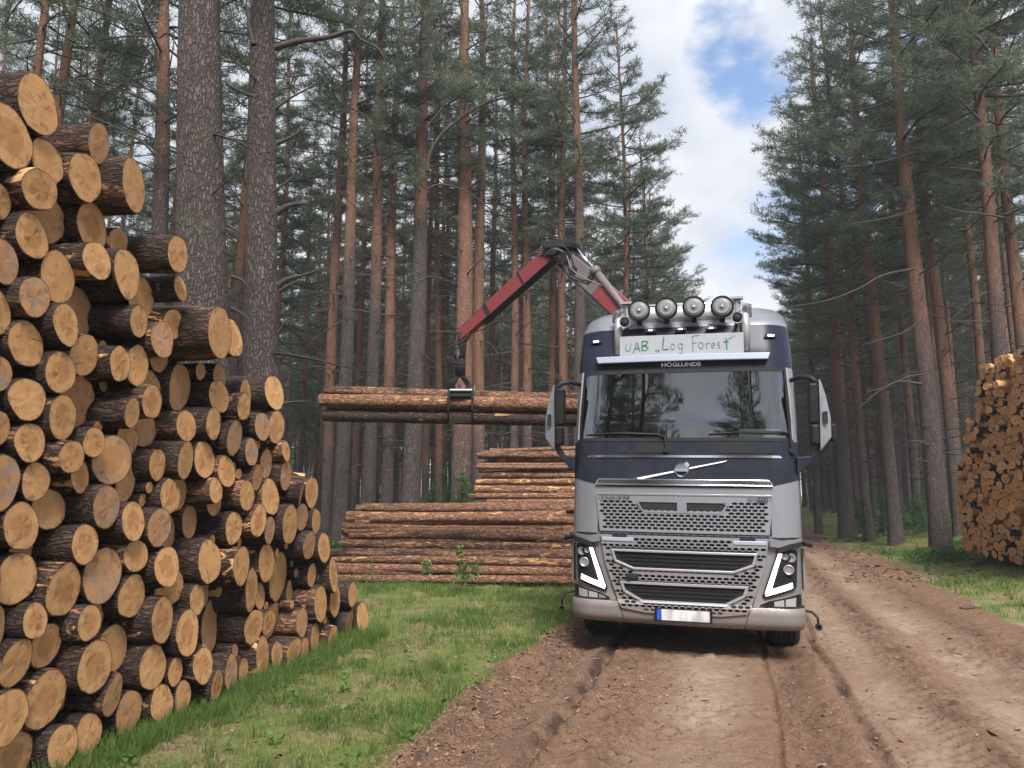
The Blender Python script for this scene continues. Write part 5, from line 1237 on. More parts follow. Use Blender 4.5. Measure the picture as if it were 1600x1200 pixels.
# ironmark: ring, arrow, bar and slanting band
lg = MB(); cx, cz, R1 = 0.0, 2.035, 0.077
yl = float(surf(0, cz))-0.022
lg.lathe([(R1-0.016, 0.0), (R1-0.016, -0.014), (R1, -0.016), (R1, 0.0)], (cx, yl+0.02, cz), 'Y', 32)
lg.box((cx, yl, cz), (2*R1-0.03, 0.012, 0.030))
av = Vector((cos(radians(45)), 0, sin(radians(45)))); tip = Vector((cx, yl, cz))+av*(R1+0.030); bs = Vector((cx, yl, cz))+av*(R1-0.012); sd2 = Vector((-av.z, 0, av.x))
lg.add([bs+sd2*0.030, bs-sd2*0.030, tip+sd2*0.022, tip-sd2*0.022, bs+sd2*0.030+Vector((0, .012, 0)), bs-sd2*0.030+Vector((0, .012, 0)), tip+sd2*0.022+Vector((0, .012, 0)), tip-sd2*0.022+Vector((0, .012, 0))], [(0, 1, 3, 2), (4, 6, 7, 5), (0, 4, 5, 1), (2, 3, 7, 6), (0, 2, 6, 4), (1, 5, 7, 3)])
em = lg.build('ring_and_arrow_emblem', CHROME, truck)
dx_, dz_ = 0.462, 0.1
for sgn in (-1, 1):
    a_ = (cx+sgn*0.082, cz+sgn*0.018); e_ = (cx+sgn*dx_, cz+sgn*dz_); w_ = 0.009
    conform('slanting_bar', [[(a_[0], a_[1]-w_), (e_[0], e_[1]-w_), (e_[0]+sgn*0.03, e_[1]+w_), (a_[0], a_[1]+w_)][::sgn]], LETTER, 0.006, 0.012, em)
def text(name, body, size, x, z, mat, parent=truck, sx=1.0, off=0.012, ext=0.002, spacing=1.0, bold=0.0):
    cu = bpy.data.curves.new(name, 'FONT'); cu.body = body; cu.size = size; cu.align_x = 'CENTER'; cu.align_y = 'CENTER'; cu.extrude = ext; cu.space_character = spacing; cu.offset = bold
    cu.materials.append(mat); tmp = link(name, cu); me = bpy.data.meshes.new_from_object(tmp.evaluated_get(bpy.context.evaluated_depsgraph_get())); bpy.data.objects.remove(tmp); me.name = name
    o = link(name, me, parent, (x, float(surf(x, z))-off, z), (pi/2, 0, 0)); o.scale = (sx, 1, 1); return o
text('emblem_name', 'VOLVO', 0.030, 0.0, cz, BADGE, em, 1.0, 0.030)
text('maker_name', 'VOLVO', 0.068, -0.735, 1.728, BADGE, sx=1.35, spacing=1.15, off=0.036, bold=0.001)
text('model_badge', 'FH', 0.055, 0.735, 1.722, BADGE, sx=1.3, off=0.036)
text('model_number', '500', 0.062, 0.845, 1.722, simple('dark_badge', (0.05, 0.05, 0.055), 0.3), sx=1.2, off=0.036, bold=0.003)
text('visor_name', 'HÖGLUNDS', 0.064, 0.0, 3.247, LETTER, sx=1.28, off=0.012, bold=0.0022)
# panel frame of the upper grille
up = [(-0.945, 1.775), (0.945, 1.775), (0.955, 1.745), (0.905, 1.35), (-0.905, 1.35), (-0.955, 1.745)]
conform('grille_frame', ring_strip(up, inset(up, 0.022)), SILVER, 0.004, 0.012, bevel=0.003)
conform('badge_strip', [[(-0.92, 1.69), (0.92, 1.69), (0.925, 1.755), (-0.925, 1.755)]], SILVER, 0.003, 0.006)
def honey(x0, x1, z0, z1, hole_ok, cw=0.070, ch=0.047, hw=0.84, hh=0.62):
    """tiles of a mesh of flat hexagonal slots: each cell is a ring of quads round its slot, or one full tile"""
    polys = []; row = 0; z = z0
    dz = ch*0.75
    while z < z1:
        x = x0+(cw/2 if row % 2 else 0)
        while x < x1:
            hexo = [(x+cw/2, z-ch/4), (x+cw/2, z+ch/4), (x, z+ch/2), (x-cw/2, z+ch/4), (x-cw/2, z-ch/4), (x, z-ch/2)]
            if hole_ok(x, z):
                hi = [(x+cw/2*hw, z-ch/4*hh*0.6), (x+cw/2*hw, z+ch/4*hh*0.6), (x+cw*0.18, z+ch/2*hh), (x-cw*0.18, z+ch/2*hh), (x-cw/2*hw, z+ch/4*hh*0.6), (x-cw/2*hw, z-ch/4*hh*0.6), (x-cw*0.18, z-ch/2*hh), (x+cw*0.18, z-ch/2*hh)]
                o = hexo
                polys += [[o[0], o[1], hi[1], hi[0]], [o[1], o[2], hi[2], hi[1]], [o[2], hi[3], hi[2]], [o[2], o[3], hi[4], hi[3]], [o[3], o[4], hi[5], hi[4]], [o[4], o[5], hi[6], hi[5]], [o[5], hi[7], hi[6]], [o[5], o[0], hi[0], hi[7]]]
            else: polys.append(hexo)
            x += cw
        z += dz; row += 1
    return polys
def inside(poly, x, z):
    n = len(poly); sgn = None
    for i in range(n):
        a, b = poly[i], poly[(i+1) % n]; c = (b[0]-a[0])*(z-a[1])-(b[1]-a[1])*(x-a[0])
        if sgn is None: sgn = c > 0
        elif (c > 0) != sgn: return False
    return True
slotp = [(-0.49, 1.685), (0.49, 1.685), (0.43, 1.595), (0.39, 1.575), (-0.39, 1.575), (-0.43, 1.595)]
conform('grille_backing', [[(-0.93, 1.34), (0.93, 1.34), (0.93, 1.69), (-0.93, 1.69)]], VOID, 0.001, 0.0)
ph = honey(-0.95, 0.96, 1.36, 1.70, lambda x, z: abs(x) < 0.90-(1.72-z)*0.13 and z < 1.682 and z > 1.372 and not inside(inset(slotp, -0.030), x, z))
ph = [p for p in ph if not inside(slotp, sum(q[0] for q in p)/len(p), sum(q[1] for q in p)/len(p))]
conform('upper_grille', ph, SILVER2, 0.007, 0.010, step=0.25, clip=[(0, 1.70, 0, 1), (0, 1.358, 0, -1), (0.93, 1.7, 0.995, -0.12), (-0.93, 1.7, -0.995, -0.12)])
sl = conform('intake_slot', [slotp], VOID, 0.006, 0.006)
conform('slot_rim', ring_strip(inset(slotp, -0.012), inset(slotp, 0.006)), SILVER, 0.012, 0.010, sl)
conform('slot_divider', [[(-0.05, 1.572), (0.05, 1.572), (0.05, 1.69), (-0.05, 1.69)]], SILVER, 0.014, 0.010, sl)
# lower grille with its two intakes
lowg = [(-0.90, 1.315), (0.90, 1.315), (0.845, 1.02), (0.70, 0.60), (0.655, 0.535), (0.40, 0.50), (-0.40, 0.50), (-0.655, 0.535), (-0.70, 0.60), (-0.845, 1.02)]
in1 = [(-0.785, 1.165), (0.785, 1.165), (0.74, 1.02), (0.53, 0.94), (-0.53, 0.94), (-0.74, 1.02)]
in2 = [(-0.685, 0.822), (0.685, 0.822), (0.64, 0.70), (0.44, 0.598), (-0.44, 0.598), (-0.64, 0.70)]
conform('grille_backing', [[(-0.88, 1.31), (0.88, 1.31), (0.68, 0.55), (-0.68, 0.55)]], VOID, 0.002, 0.0)
def okl(x, z): return inside(inset(lowg, 0.028), x, z) and not inside(inset(in1, -0.022), x, z) and not inside(inset(in2, -0.022), x, z) and not (abs(x) > 0.52 and z > 1.235)
ph = honey(-0.95, 0.96, 0.46, 1.33, okl)
ph = [p for p in ph if not inside(in1, sum(q[0] for q in p)/len(p), sum(q[1] for q in p)/len(p)) and not inside(in2, sum(q[0] for q in p)/len(p), sum(q[1] for q in p)/len(p))]
cl = []
n = len(lowg)
for i in range(n):
    a, b_ = Vector(lowg[i]), Vector(lowg[(i+1) % n]); e = (b_-a).normalized(); nn = Vector((-e.y, e.x))
    if nn.dot(a-Vector((0, 0.9))) < 0: nn = -nn
    cl.append((a.x, a.y, nn.x, nn.y))
conform('lower_grille', ph, SILVER2, 0.013, 0.012, step=0.25, clip=cl)
for k, (poly, zs) in enumerate(((in1, (0.965, 1.005, 1.045, 1.085, 1.125)), (in2, (0.64, 0.68, 0.72, 0.76, 0.80)))):
    it = conform('air_intake', [poly], VOID, 0.008, 0.004)
    conform('intake_frame', ring_strip(inset(poly, 0.004), inset(poly, 0.030)), STEEL if k == 0 else STEEL, 0.012, 0.030, it, bevel=0.006)
    conform('intake_lip', ring_strip(inset(poly, -0.012), inset(poly, 0.004)), VOID, 0.012, 0.012, it)
    for z in zs:
        hwid = [0.73, 0.63][k]-0.06*0-abs(z-[1.14, 0.81][k])*([0.95, 0.9][k])
        conform('intake_slat', [[(-hwid, z-0.010), (hwid, z-0.010), (hwid, z+0.006), (-hwid, z+0.006)]], BLACK, 0.010, 0.012, it)
b = MB(); b.box((-0.54, float(surf(0.54, 0.88))-0.035, 0.875), (0.13, 0.04, 0.06)); b.lathe([(0.02, 0), (0.032, -0.02), (0.032, -0.03), (0.0, -0.03)], (-0.58, float(surf(0.58, 0.85))-0.02, 0.845), 'Y', 16); b.build('front_sensor_bracket', VOID, truck, bevel=0.01)
for s in (-1, 1):
    st = [(s*0.875, 1.288), (s*0.53, 1.288), (s*0.53, 1.245), (s*0.875, 1.245)]
    conform('step', [st[::(1 if s > 0 else -1)]], WHITEP, 0.016, 0.018, bevel=0.006)
    st = [(s*0.76, 1.316), (s*0.60, 1.316), (s*0.60, 1.292), (s*0.76, 1.292)]
    conform('step_recess', [st[::(1 if s > 0 else -1)]], VOID, 0.020, 0.012)
conform('panel_gap', [[(-1.1, 1.314), (1.1, 1.314), (1.1, 1.334), (-1.1, 1.334)]], VOID, -0.004, 0.004)
# headlamps
def one_side(s):
    fl = (lambda p: p) if s > 0 else mir
    hl = [(0.985, 1.175), (0.83, 0.735), (0.845, 0.705), (1.135, 0.80), (1.155, 0.83), (1.175, 1.165), (1.16, 1.195), (1.0, 1.195)]
    H = conform('headlamp', [fl(hl)], BLACK, 0.004, 0.010, step=0.04)
    conform('headlamp_rim', ring_strip(fl(inset(hl, -0.012)), fl(hl)), VOID, 0.000, 0.012, H, step=0.04)
    led = [(0.985, 1.165), (0.840, 0.752), (0.850, 0.722), (1.125, 0.812), (1.120, 0.868), (0.908, 0.795), (1.025, 1.165)]
    conform('daytime_light_strip', [fl(led)], LED, 0.018, 0.012, H, step=0.04)
    b = MB(); y0 = float(surf(1.085, 1.0))-0.018
    b.lathe([(0.0, -0.004), (0.028, -0.012), (0.036, -0.008), (0.040, -0.02), (0.052, -0.02), (0.056, 0.0)], (s*1.085, y0, 1.0), 'Y', 24); b.build('projector_lens', REFL, H, True)
    b = MB(); b.lathe([(0.0, 0.0), (0.03, -0.006), (0.045, -0.016), (0.05, 0.0)], (s*1.115, float(surf(1.115, 1.12))-0.014, 1.12), 'Y', 20); b.lathe([(0.0, 0.0), (0.02, -0.006), (0.03, -0.014), (0.034, 0.0)], (s*1.052, float(surf(1.05, 1.13))-0.016, 1.13), 'Y', 20); b.build('reflector_bowl', LENS, H, True)
    brow = [(0.975, 1.175), (1.0, 1.22), (1.10, 1.262), (1.235, 1.285), (1.235, 1.240), (1.12, 1.215), (1.02, 1.185)]
    conform('headlamp_brow', [fl(brow)], VOID, 0.03, 0.035, H, step=0.04)
    corner = [(0.90, 1.325), (1.0, 1.30), (1.12, 1.305), (1.237, 1.33), (1.237, 1.290), (1.10, 1.266), (0.99, 1.226), (0.90, 1.24)]
    conform('corner_wing', [fl(corner)], SILVER, 0.018, 0.03, step=0.04, bevel=0.006)
    b = MB(); M_ = Matrix.Rotation(radians(12)*s, 3, 'Z'); b.box((s*1.275, 0.32, 1.265), (0.07, 0.30, 0.03), M_); b.box((s*1.30, 0.36, 1.24), (0.025, 0.34, 0.02), M_); b.build('corner_vane', BLACK, truck, bevel=0.006)
    b = MB(); b.box((s*1.262, 0.42, 0.98), (0.02, 0.22, 0.44)); b.build('corner_vane', SILVER, truck)
    fg = [(0.79, 0.630), (0.80, 0.607), (1.215, 0.607), (1.215, 0.735), (1.19, 0.745), (0.885, 0.672)]
    G = conform('fog_lamp', [fl(fg)], BLACK, 0.004, 0.008, step=0.04)
    l1 = [(0.93, 0.622), (1.03, 0.622), (1.03, 0.69), (0.93, 0.668)]; l2 = [(1.045, 0.622), (1.15, 0.622), (1.155, 0.712), (1.045, 0.693)]
    conform('fog_lens', [fl(l1)], FOGL, 0.010, 0.010, G, step=0.04); conform('fog_lens', [fl(l2)], FOGL, 0.010, 0.012, G, step=0.04)
    conform('fog_lens', [fl([(0.835, 0.622), (0.915, 0.622), (0.915, 0.662), (0.85, 0.642)])], REFL if s < 0 else BLACK, 0.010, 0.010, G, step=0.04)
    gp = [(0.905, 1.31), (0.915, 1.31), (0.715, 0.60), (0.70, 0.60)]
    conform('panel_joint', [fl(gp[::-1])], VOID, 0.000, 0.003)
    gp = [(0.690, 0.60), (0.697, 0.60), (0.625, 0.37), (0.617, 0.37)]
    conform('bumper_joint', [fl(gp[::-1])], VOID, 0.000, 0.003)
    # small mirror-like hook at the bumper end
    b = MB(); b.tube([(s*1.24, 0.30, 0.56+(0.08 if s < 0 else 0)), (s*1.32, 0.26, 0.555+(0.08 if s < 0 else 0)), (s*1.375, 0.25, 0.50+(0.06 if s < 0 else 0)), (s*1.38, 0.25, 0.43+(0.05 if s < 0 else 0))], 0.013, 8); b.lathe([(0.018, 0.014), (0.036, 0.014), (0.036, -0.014), (0.018, -0.014), (0.018, 0.014)], (s*1.38, 0.25, 0.405+(0.05 if s < 0 else 0)), 'Y', 16); b.build('bumper_hook', VOID, truck, True)
    # mirrors
    zt, zb = 3.02, 2.27; x0 = s*1.45
    V = []
    prof = [(2.26, 1.455, 1.47), (2.40, 1.455, 1.575), (2.62, 1.46, 1.575), (2.85, 1.465, 1.535), (3.03, 1.465, 1.485)]
    b = MB()
    for yy in (0.12, 0.34):
        for z, xa, xb in prof: V += [(s*xa, yy+0.03*(z > 2.9), z), (s*xb, yy+0.05, z)]
    n = 10; F = []
    for i in range(4): F += [(2*i, 2*i+1, 2*i+3, 2*i+2), (n+2*i, n+2*i+2, n+2*i+3, n+2*i+1), (2*i, 2*i+2, n+2*i+2, n+2*i), (2*i+1, n+2*i+1, n+2*i+3, 2*i+3)]
    F += [(0, n, n+1, 1), (n-2, n-1, 2*n-1, 2*n-2)]; b.add(V, F); MR = b.build('mirror', SILVER, truck, bevel=0.015)
    b = MB(); b.box((s*1.405, 0.22, 2.77), (0.105, 0.18, 0.44)); b.box((s*1.41, 0.22, 2.43), (0.09, 0.18, 0.22)); b.build('mirror_housing', BLACK, MR, bevel=0.025)
    if s > 0:
        b = MB(); b.box((1.605, 0.30, 2.46), (0.07, 0.16, 0.20)); b.build('wide_angle_mirror', BLACK, MR, bevel=0.03)
    b = MB(); b.box((s*1.515, 0.118, 2.61), (0.045, 0.02, 0.13)); b.build('camera_window', VOID, MR)
    b = MB(); b.tube([(s*1.20, 0.42, 3.06), (s*1.30, 0.30, 3.085), (s*1.40, 0.24, 3.055), (s*1.47, 0.22, 2.98)], [0.024, 0.03, 0.032, 0.028], 10); b.build('mirror_arm', NAVYM, MR, True)
    b = MB(); z0 = 2.22
    b.add([(s*1.22, 0.20, 2.0), (s*1.22, 0.36, 2.0), (s*1.22, 0.20, 2.19), (s*1.22, 0.36, 2.19), (s*1.36, 0.2, 2.20), (s*1.36, 0.36, 2.2), (s*1.45, 0.2, 2.34), (s*1.45, 0.36, 2.34), (s*1.45, 0.2, 2.24), (s*1.45, 0.36, 2.24), (s*1.30, 0.2, 2.06), (s*1.30, 0.36, 2.06)],
          [(0, 2, 4, 10), (2, 3, 5, 4), (4, 5, 7, 6), (10, 4, 6, 8), (8, 6, 7, 9), (0, 10, 11, 1), (10, 8, 9, 11), (1, 11, 5, 3), (11, 9, 7, 5)]); b.build('mirror_arm', NAVYM, MR, bevel=0.01)
    # marker lamps on the visor band
    mk = conform('marker_lamp', [fl([(0.93, 3.555), (1.06, 3.555), (1.075, 3.60), (0.94, 3.605)])], BLACK, 0.012, 0.02, step=0.05)
    conform('marker_lens', [fl([(0.965, 3.565), (1.035, 3.565), (1.04, 3.588), (0.968, 3.590)])], LED2, 0.036, 0.004, mk, step=0.05)
for s in (-1, 1): one_side(s)
# bumper lip and number plate
b = MB(); b.box((0, 0.30, 0.35), (1.2, 0.2, 0.06)); b.build('bumper_lip', BLACK, truck, bevel=0.02)
yp = float(surf(0, 0.49))-0.035
b = MB(); b.box((0.0, yp+0.012, 0.49), (0.60, 0.02, 0.135)); pf = b.build('number_plate', BLACK, truck, bevel=0.004)
b = MB(); b.box((0.024, yp-0.002, 0.49), (0.50, 0.006, 0.112)); b.build('plate_face', PLATE, pf)
b = MB(); b.box((-0.252, yp-0.002, 0.49), (0.045, 0.007, 0.112)); b.build('blue_country_band', EUBLUE, pf)
# pale light bar under the sign, the sign board and its handwriting
lbz = [(-0.955, 3.282), (0.955, 3.282), (0.985, 3.362), (-0.985, 3.362)]
conform('light_bar', [lbz], WHITEP, 0.035, 0.05, bevel=0.01)
sb = conform('sign_board', [[(-0.70, 3.368), (0.70, 3.368), (0.70, 3.600), (-0.70, 3.600)]], BOARD, 0.045, 0.025, flat=True)
ysb = float(surf(0, 3.484))-0.045-0.025
def stroke_text(parent, mat, y, lines, wid):
    b = MB()
    for pts in lines:
        P = [Vector((x, y, z)) for x, z in pts]
        V = []; 
        for i, p in enumerate(P):
            t = (P[min(i+1, len(P)-1)]-P[max(i-1, 0)]).normalized(); s_ = Vector((-t.z, 0, t.x))*wid*(0.8+0.5*random.random())
            V += [p-s_, p+s_, p-s_*0.8+Vector((0, -0.003, 0)), p+s_*0.8+Vector((0, -0.003, 0))]
        F = []
        for i in range(len(P)-1):
            a = i*4; c = a+4; F += [(a+2, a+3, c+3, c+2), (a, a+2, c+2, c), (a+1, c+1, c+3, a+3)]
        b.add(V, F)
    return b.build('handwriting', mat, parent, kind='stuff')
def arc(cx, cz, rx, rz, a0, a1, n=9): return [(cx+rx*cos(radians(a0+(a1-a0)*i/n)), cz+rz*sin(radians(a0+(a1-a0)*i/n))) for i in range(n+1)]
# letter shapes in photograph units of the sign's own plane: u across (0..1600 zoom), v down
def L_(u, v): return (-0.70+(u-170)/(1405-170)*1.40, 3.600-(v-410)/(600-410)*0.232)
def LL(*p): return [L_(*q) for q in p]
def LA(cu, cv, ru, rv, a0, a1, n=9): return [L_(cu+ru*cos(radians(a0+(a1-a0)*i/n)), cv-rv*sin(radians(a0+(a1-a0)*i/n))) for i in range(n+1)]
faint = [LL((240, 485), (232, 530), (242, 556), (262, 556), (280, 530), (288, 482)),                          # U
         LL((912, 575), (908, 500), (908, 428)), LL((900, 432), (940, 424), (975, 424)), LL((908, 498), (950, 492)),   # F
         LA(990, 522, 22, 30, 80, 440, 12),                                                                    # o
         LL((1040, 500), (1044, 552)), LL((1042, 520), (1056, 502), (1078, 502)),                              # r
         LL((1092, 528), (1126, 524))+LA(1110, 524, 17, 24, 0, 290, 8),                                        # e
         LL((1176, 500), (1158, 500), (1150, 514), (1172, 528), (1176, 545), (1150, 554)),                     # s
         LL((1300, 436), (1302, 452)), LL((1322, 436), (1323, 450)), LL((1262, 462), (1290, 460)),             # quotes
         LA(710, 525, 20, 28, 80, 440, 12), LA(786, 522, 20, 26, 60, 420, 12), LL((806, 500), (806, 560), (798, 592), (770, 594))]  # o g
bold = [LL((312, 572), (330, 515), (346, 466), (362, 515), (376, 560)), LL((322, 534), (368, 530)),            # A
        LL((400, 466), (400, 552)), LL((400, 466), (440, 462), (458, 470), (442, 500), (404, 506)), LL((404, 506), (444, 514), (462, 534), (440, 552), (400, 553)),  # B
        LL((540, 548), (546, 572)), LL((566, 548), (570, 570)),                                                # low quotes
        LL((622, 428), (614, 490), (606, 552), (640, 550), (672, 546)),                                        # L
        LL((1238, 462), (1240, 510), (1242, 568)), LL((1214, 496), (1262, 490))]                              # t
stroke_text(sb, GREEN, ysb-0.002, bold, 0.0068); stroke_text(sb, simple('faded_green_marker', (0.09, 0.21, 0.17), 0.6), ysb-0.002, faint, 0.0045)
# roof tubes, lamps, horns
lampz = 3.905; fy = float(surf(0.3, 3.80))
b = MB(); b.tube([(-0.80, fy+0.20, 3.99), (-0.66, fy+0.10, 4.005), (-0.4, fy+0.07, 4.01), (0, fy+0.06, 4.012), (0.4, fy+0.07, 4.01), (0.66, fy+0.10, 4.005), (0.80, fy+0.20, 3.99)], 0.030, 14); b.build('roof_light_tube', CHROME, truck, True)
b = MB(); b.tube([(-0.69, fy+0.10, 3.895), (-0.35, fy+0.07, 3.90), (0, fy+0.06, 3.90), (0.35, fy+0.07, 3.90), (0.69, fy+0.10, 3.895)], 0.105, 20); b.build('roof_light_tube', simple('polished_tube', (0.70, 0.74, 0.83), 0.28, 0.6), truck, True)
for s in (-1, 1):
    b = MB(); yv = fy-0.16
    b.tube([(s*0.725, yv+0.01, 3.372), (s*0.725, yv, 3.70), (s*0.725, yv+0.02, 3.80), (s*0.70, yv+0.14, 3.88)], 0.047, 16); b.build('roof_light_tube', STEEL, truck, True)
    b = MB(); b.tube([(s*0.725, yv+0.01, 3.355), (s*0.725, yv+0.01, 3.374)], 0.054, 16); b.build('tube_foot', BLACK, truck)
    b = MB(); b.lathe([(0.055, 0), (0.058, 0.05), (0.045, 0.06), (0.045, 0.11), (0.030, 0.14), (0, 0.145)], (s*0.745, yv+0.06, 3.80), 'Z', 12)
    for k in range(8): a = k*pi/4; b.box((s*0.745+cos(a)*0.048, yv+0.06+sin(a)*0.048, 3.86), (0.012, 0.012, 0.10))
    b.build('beacon_socket', simple('grey_rubber', (0.07, 0.07, 0.08), 0.6), truck)
    b = MB(); hx = s*0.635
    b.lathe([(0.040, -0.20+0.0), (0.060, -0.23), (0.067, -0.24), (0.067, -0.232), (0.05, -0.20), (0.024, -0.10), (0.018, 0.20), (0.03, 0.32)], (hx, yv+0.12, 3.76), 'Y', 20); hn_ = b.build('air_horn', STEEL, truck, True)
    b = MB(); b.lathe([(0.054, -0.225), (0.030, -0.12), (0.0, -0.08)], (hx, yv+0.12, 3.76), 'Y', 20); b.build('horn_throat', VOID, hn_, True)
    b = MB(); b.tube([(s*0.635, yv+0.10, 3.82), (s*0.635, yv+0.10, 4.02)], 0.014, 8); b.box((s*0.64, yv+0.10, 4.035), (0.14, 0.10, 0.025)); b.box((s*0.64, yv+0.13, 4.00), (0.09, 0.06, 0.05)); b.build('lamp_bracket', STEEL, truck)
for i, x in enumerate((-0.472, -0.157, 0.157, 0.472)):
    yv = fy-0.20; zc = lampz+(0.012 if i in (1, 2) else 0)
    b = MB(); b.lathe([(0.0, 0.13), (0.07, 0.12), (0.115, 0.05), (0.132, 0.0), (0.132, -0.02), (0.124, -0.028), (0.118, -0.01)], (x, yv, zc), 'Y', 32); lp = b.build('roof_lamp', BLACK, truck, True)
    b = MB(); b.lathe([(0.120, -0.012), (0.09, -0.022), (0.05, -0.030), (0.0, -0.034)], (x, yv, zc), 'Y', 32); b.build('lamp_lens', LENS, lp, True)
    b = MB(); b.lathe([(0.022, -0.034), (0.018, -0.044), (0.0, -0.046)], (x, yv, zc), 'Y', 16); b.build('bulb_cap', REFL, lp, True)
    b = MB(); b.lathe([(0.075, -0.030), (0.079, -0.030), (0.079, -0.024)], (x, yv, zc), 'Y', 32); b.build('lens_ring', REFL, lp, True)
    b = MB(); b.tube([(x, yv+0.02, zc-0.12), (x, yv+0.06, zc-0.155)], 0.03, 10); b.build('lamp_foot', BLACK, lp)
for x in (-0.345, 0, 0.345):
    mk = conform('marker_lamp', [[(x-0.07, 3.665), (x+0.07, 3.665), (x+0.05, 3.695), (x-0.05, 3.695)]], NAVYM, 0.03, 0.05)
    conform('marker_lens', [[(x-0.024, 3.667), (x+0.024, 3.667), (x+0.02, 3.684), (x-0.02, 3.684)]], LED2, 0.082, 0.004, mk)
# wipers
for s0 in (-1, 1):
    bx = 0.55 if s0 > 0 else -0.28
    b = MB(); y = lambda x, z: float(surf(x, z))-0.03
    px0 = [(bx+0.62, 2.27), (bx+0.60, 2.44), (bx+0.52, 2.455), (bx+0.0, 2.46)] if s0 > 0 else [(bx+0.12, 2.27), (bx+0.10, 2.40), (bx+0.02, 2.43), (bx-0.55, 2.45)]
    px0 = [(p[0], p[1]) for p in px0]
    b.tube([(x, y(x, z), z) for x, z in px0], [0.014, 0.011, 0.010, 0.007], 6); b.lathe([(0.03, 0.02), (0.03, -0.02), (0.0, -0.02)], (px0[0][0], y(px0[0][0], 2.26), 2.26), 'Y', 14)
    xa, xb = (bx-0.25, bx+0.58) if s0 > 0 else (bx-0.80, bx+0.05)
    b.tube([(xa+(xb-xa)*t, y(xa+(xb-xa)*t, 2.435)+0.012, 2.432+0.018*sin(pi*t)) for t in np.linspace(0, 1, 9)], 0.009, 5); b.build('wiper', VOID, truck)
for x0, x1 in ((-0.42, 0.0), (-0.42+0.92, 0.92)):
    pass
for (xa, xb) in ((-0.72, -0.60), (-0.52, -0.10), (0.38, 0.80), (0.86, 0.99)):
    conform('wiper_panel_recess', [[(xa, 2.225), (xb, 2.225), (xb-0.015, 2.315), (xa+0.015, 2.315)]], VOID, 0.006, 0.004)
conform('wiper_panel_joint', [[(-1.235, 2.215), (-1.05, 2.205), (-1.05, 2.212), (-1.235, 2.222)]], VOID, 0.005, 0.004)
for s in (-1, 1): conform('wiper_panel_joint', [[(s*0.925-0.004, 1.93), (s*0.925+0.004, 1.93), (s*0.925+0.004, 2.17), (s*0.925-0.004, 2.17)]], VOID, 0.004, 0.003)
# chassis, wheels, load bunks
b = MB(); b.box((0, 1.3, 0.72), (1.7, 2.2, 0.55)); b.box((0, 0.9, 0.45), (0.9, 1.2, 0.25)); b.build('engine_underside', VOID, truck)
b = MB()
for s in (-1, 1): b.box((s*0.42, 5.2, 0.95), (0.09, 8.0, 0.28))
b.box((0, 1.45, 0.52), (1.8, 0.14, 0.14)); b.box((0, 5.9, 0.52), (1.8, 0.16, 0.16)); b.box((0, 7.25, 0.52), (1.8, 0.16, 0.16)); ch = b.build('chassis_frame', BLACK, truck)
def wheel(x, y, w, dual):
    b = MB(); R = 0.51; pr = [(0.30, -w/2), (R*0.9, -w/2), (R-0.02, -w/2+0.02), (R, -w/2+0.05)]
    for k in range(5):
        c = -w/2+0.05+(w-0.10)*(k+0.5)/5; pr += [(R, c-0.022), (R-0.016, c-0.016), (R-0.016, c-0.008), (R, c-0.002)]
    pr += [(R, w/2-0.05), (R-0.02, w/2-0.02), (R*0.9, w/2), (0.30, w/2)]
    b.lathe(pr, (x, y, R), 'X', 40); t = b.build('wheel', TYRE, truck, True)
    b = MB(); b.lathe([(0.30, -w/2), (0.29, -w/2+0.02), (0.20, -0.02), (0.08, 0.02), (0.08, 0.10), (0.0, 0.10)], (x, y, R), 'X', 24); b.build('rim', STEEL, t, True)
for s in (-1, 1):
    wheel(s*1.09, 1.42, 0.36, False); wheel(s*0.95, 5.9, 0.56, True); wheel(s*0.95, 7.25, 0.56, True)
    b = MB(); b.box((s*1.06, 1.42, 1.09), (0.40, 1.15, 0.04)); b.box((s*1.06, 0.86, 0.86), (0.40, 0.04, 0.5)); b.box((s*1.06, 1.98, 0.86), (0.40, 0.04, 0.5)); b.build('wheel_arch', BLACK, truck)
for y in (4.6, 6.6, 8.6):
    b = MB(); b.box((0, y, 1.17), (2.3, 0.14, 0.14)); 
    for s in (-1, 1): b.box((s*1.15, y, 2.1), (0.09, 0.12, 1.9))
    b.build('load_bunk', GREYP, truck)
# ------------------------------------------------------------------ the loading crane (part of the truck)
def T_(p): return TINV @ Vector(p)
crane = bpy.data.objects.new('loading_crane', None); COL.objects.link(crane); crane.parent = truck
crane['label'] = 'red loading crane with black hoses and grapple'
base = Vector((0.0, 3.15, 1.1)); top = Vector((0.0, 3.15, 3.0))
E1 = T_(sight(884, 405, 12.9)); E2 = T_(sight(868, 392, 12.9)); TIP = T_(sight(721, 524, 13.85)); IN2 = T_(sight(975, 487, 12.25))
dirIn = (IN2-E1).normalized(); 
tt = (3.15-E1.y)/dirIn.y if abs(dirIn.y) > 0.05 else 2.5
INB = E1 + dirIn*min(max(tt, 1.6), 3.2)
def beam(b, p, q, w0, h0, w1, h1, up=Vector((0, 0, 1)), m=0):
    d = (q-p).normalized(); s = d.cross(up).normalized(); u = s.cross(d)
    V = []
    for c, w, h in ((p, w0, h0), (q, w1, h1)):
        for i, j in ((-1, -1), (1, -1), (1, 1), (-1, 1)): V.append(c+s*i*w/2+u*j*h/2)
    b.add(V, [(0, 3, 2, 1), (4, 5, 6, 7), (0, 1, 5, 4), (1, 2, 6, 5), (2, 3, 7, 6), (3, 0, 4, 7)], m)
    return s, u, d
b = MB(); b.box(base, (0.9, 0.7, 0.35)); b.tube([base, (0, 3.15, 2.4), INB], [0.24, 0.18, 0.14], 16); b.build('crane_column', RED, crane, bevel=0.02)
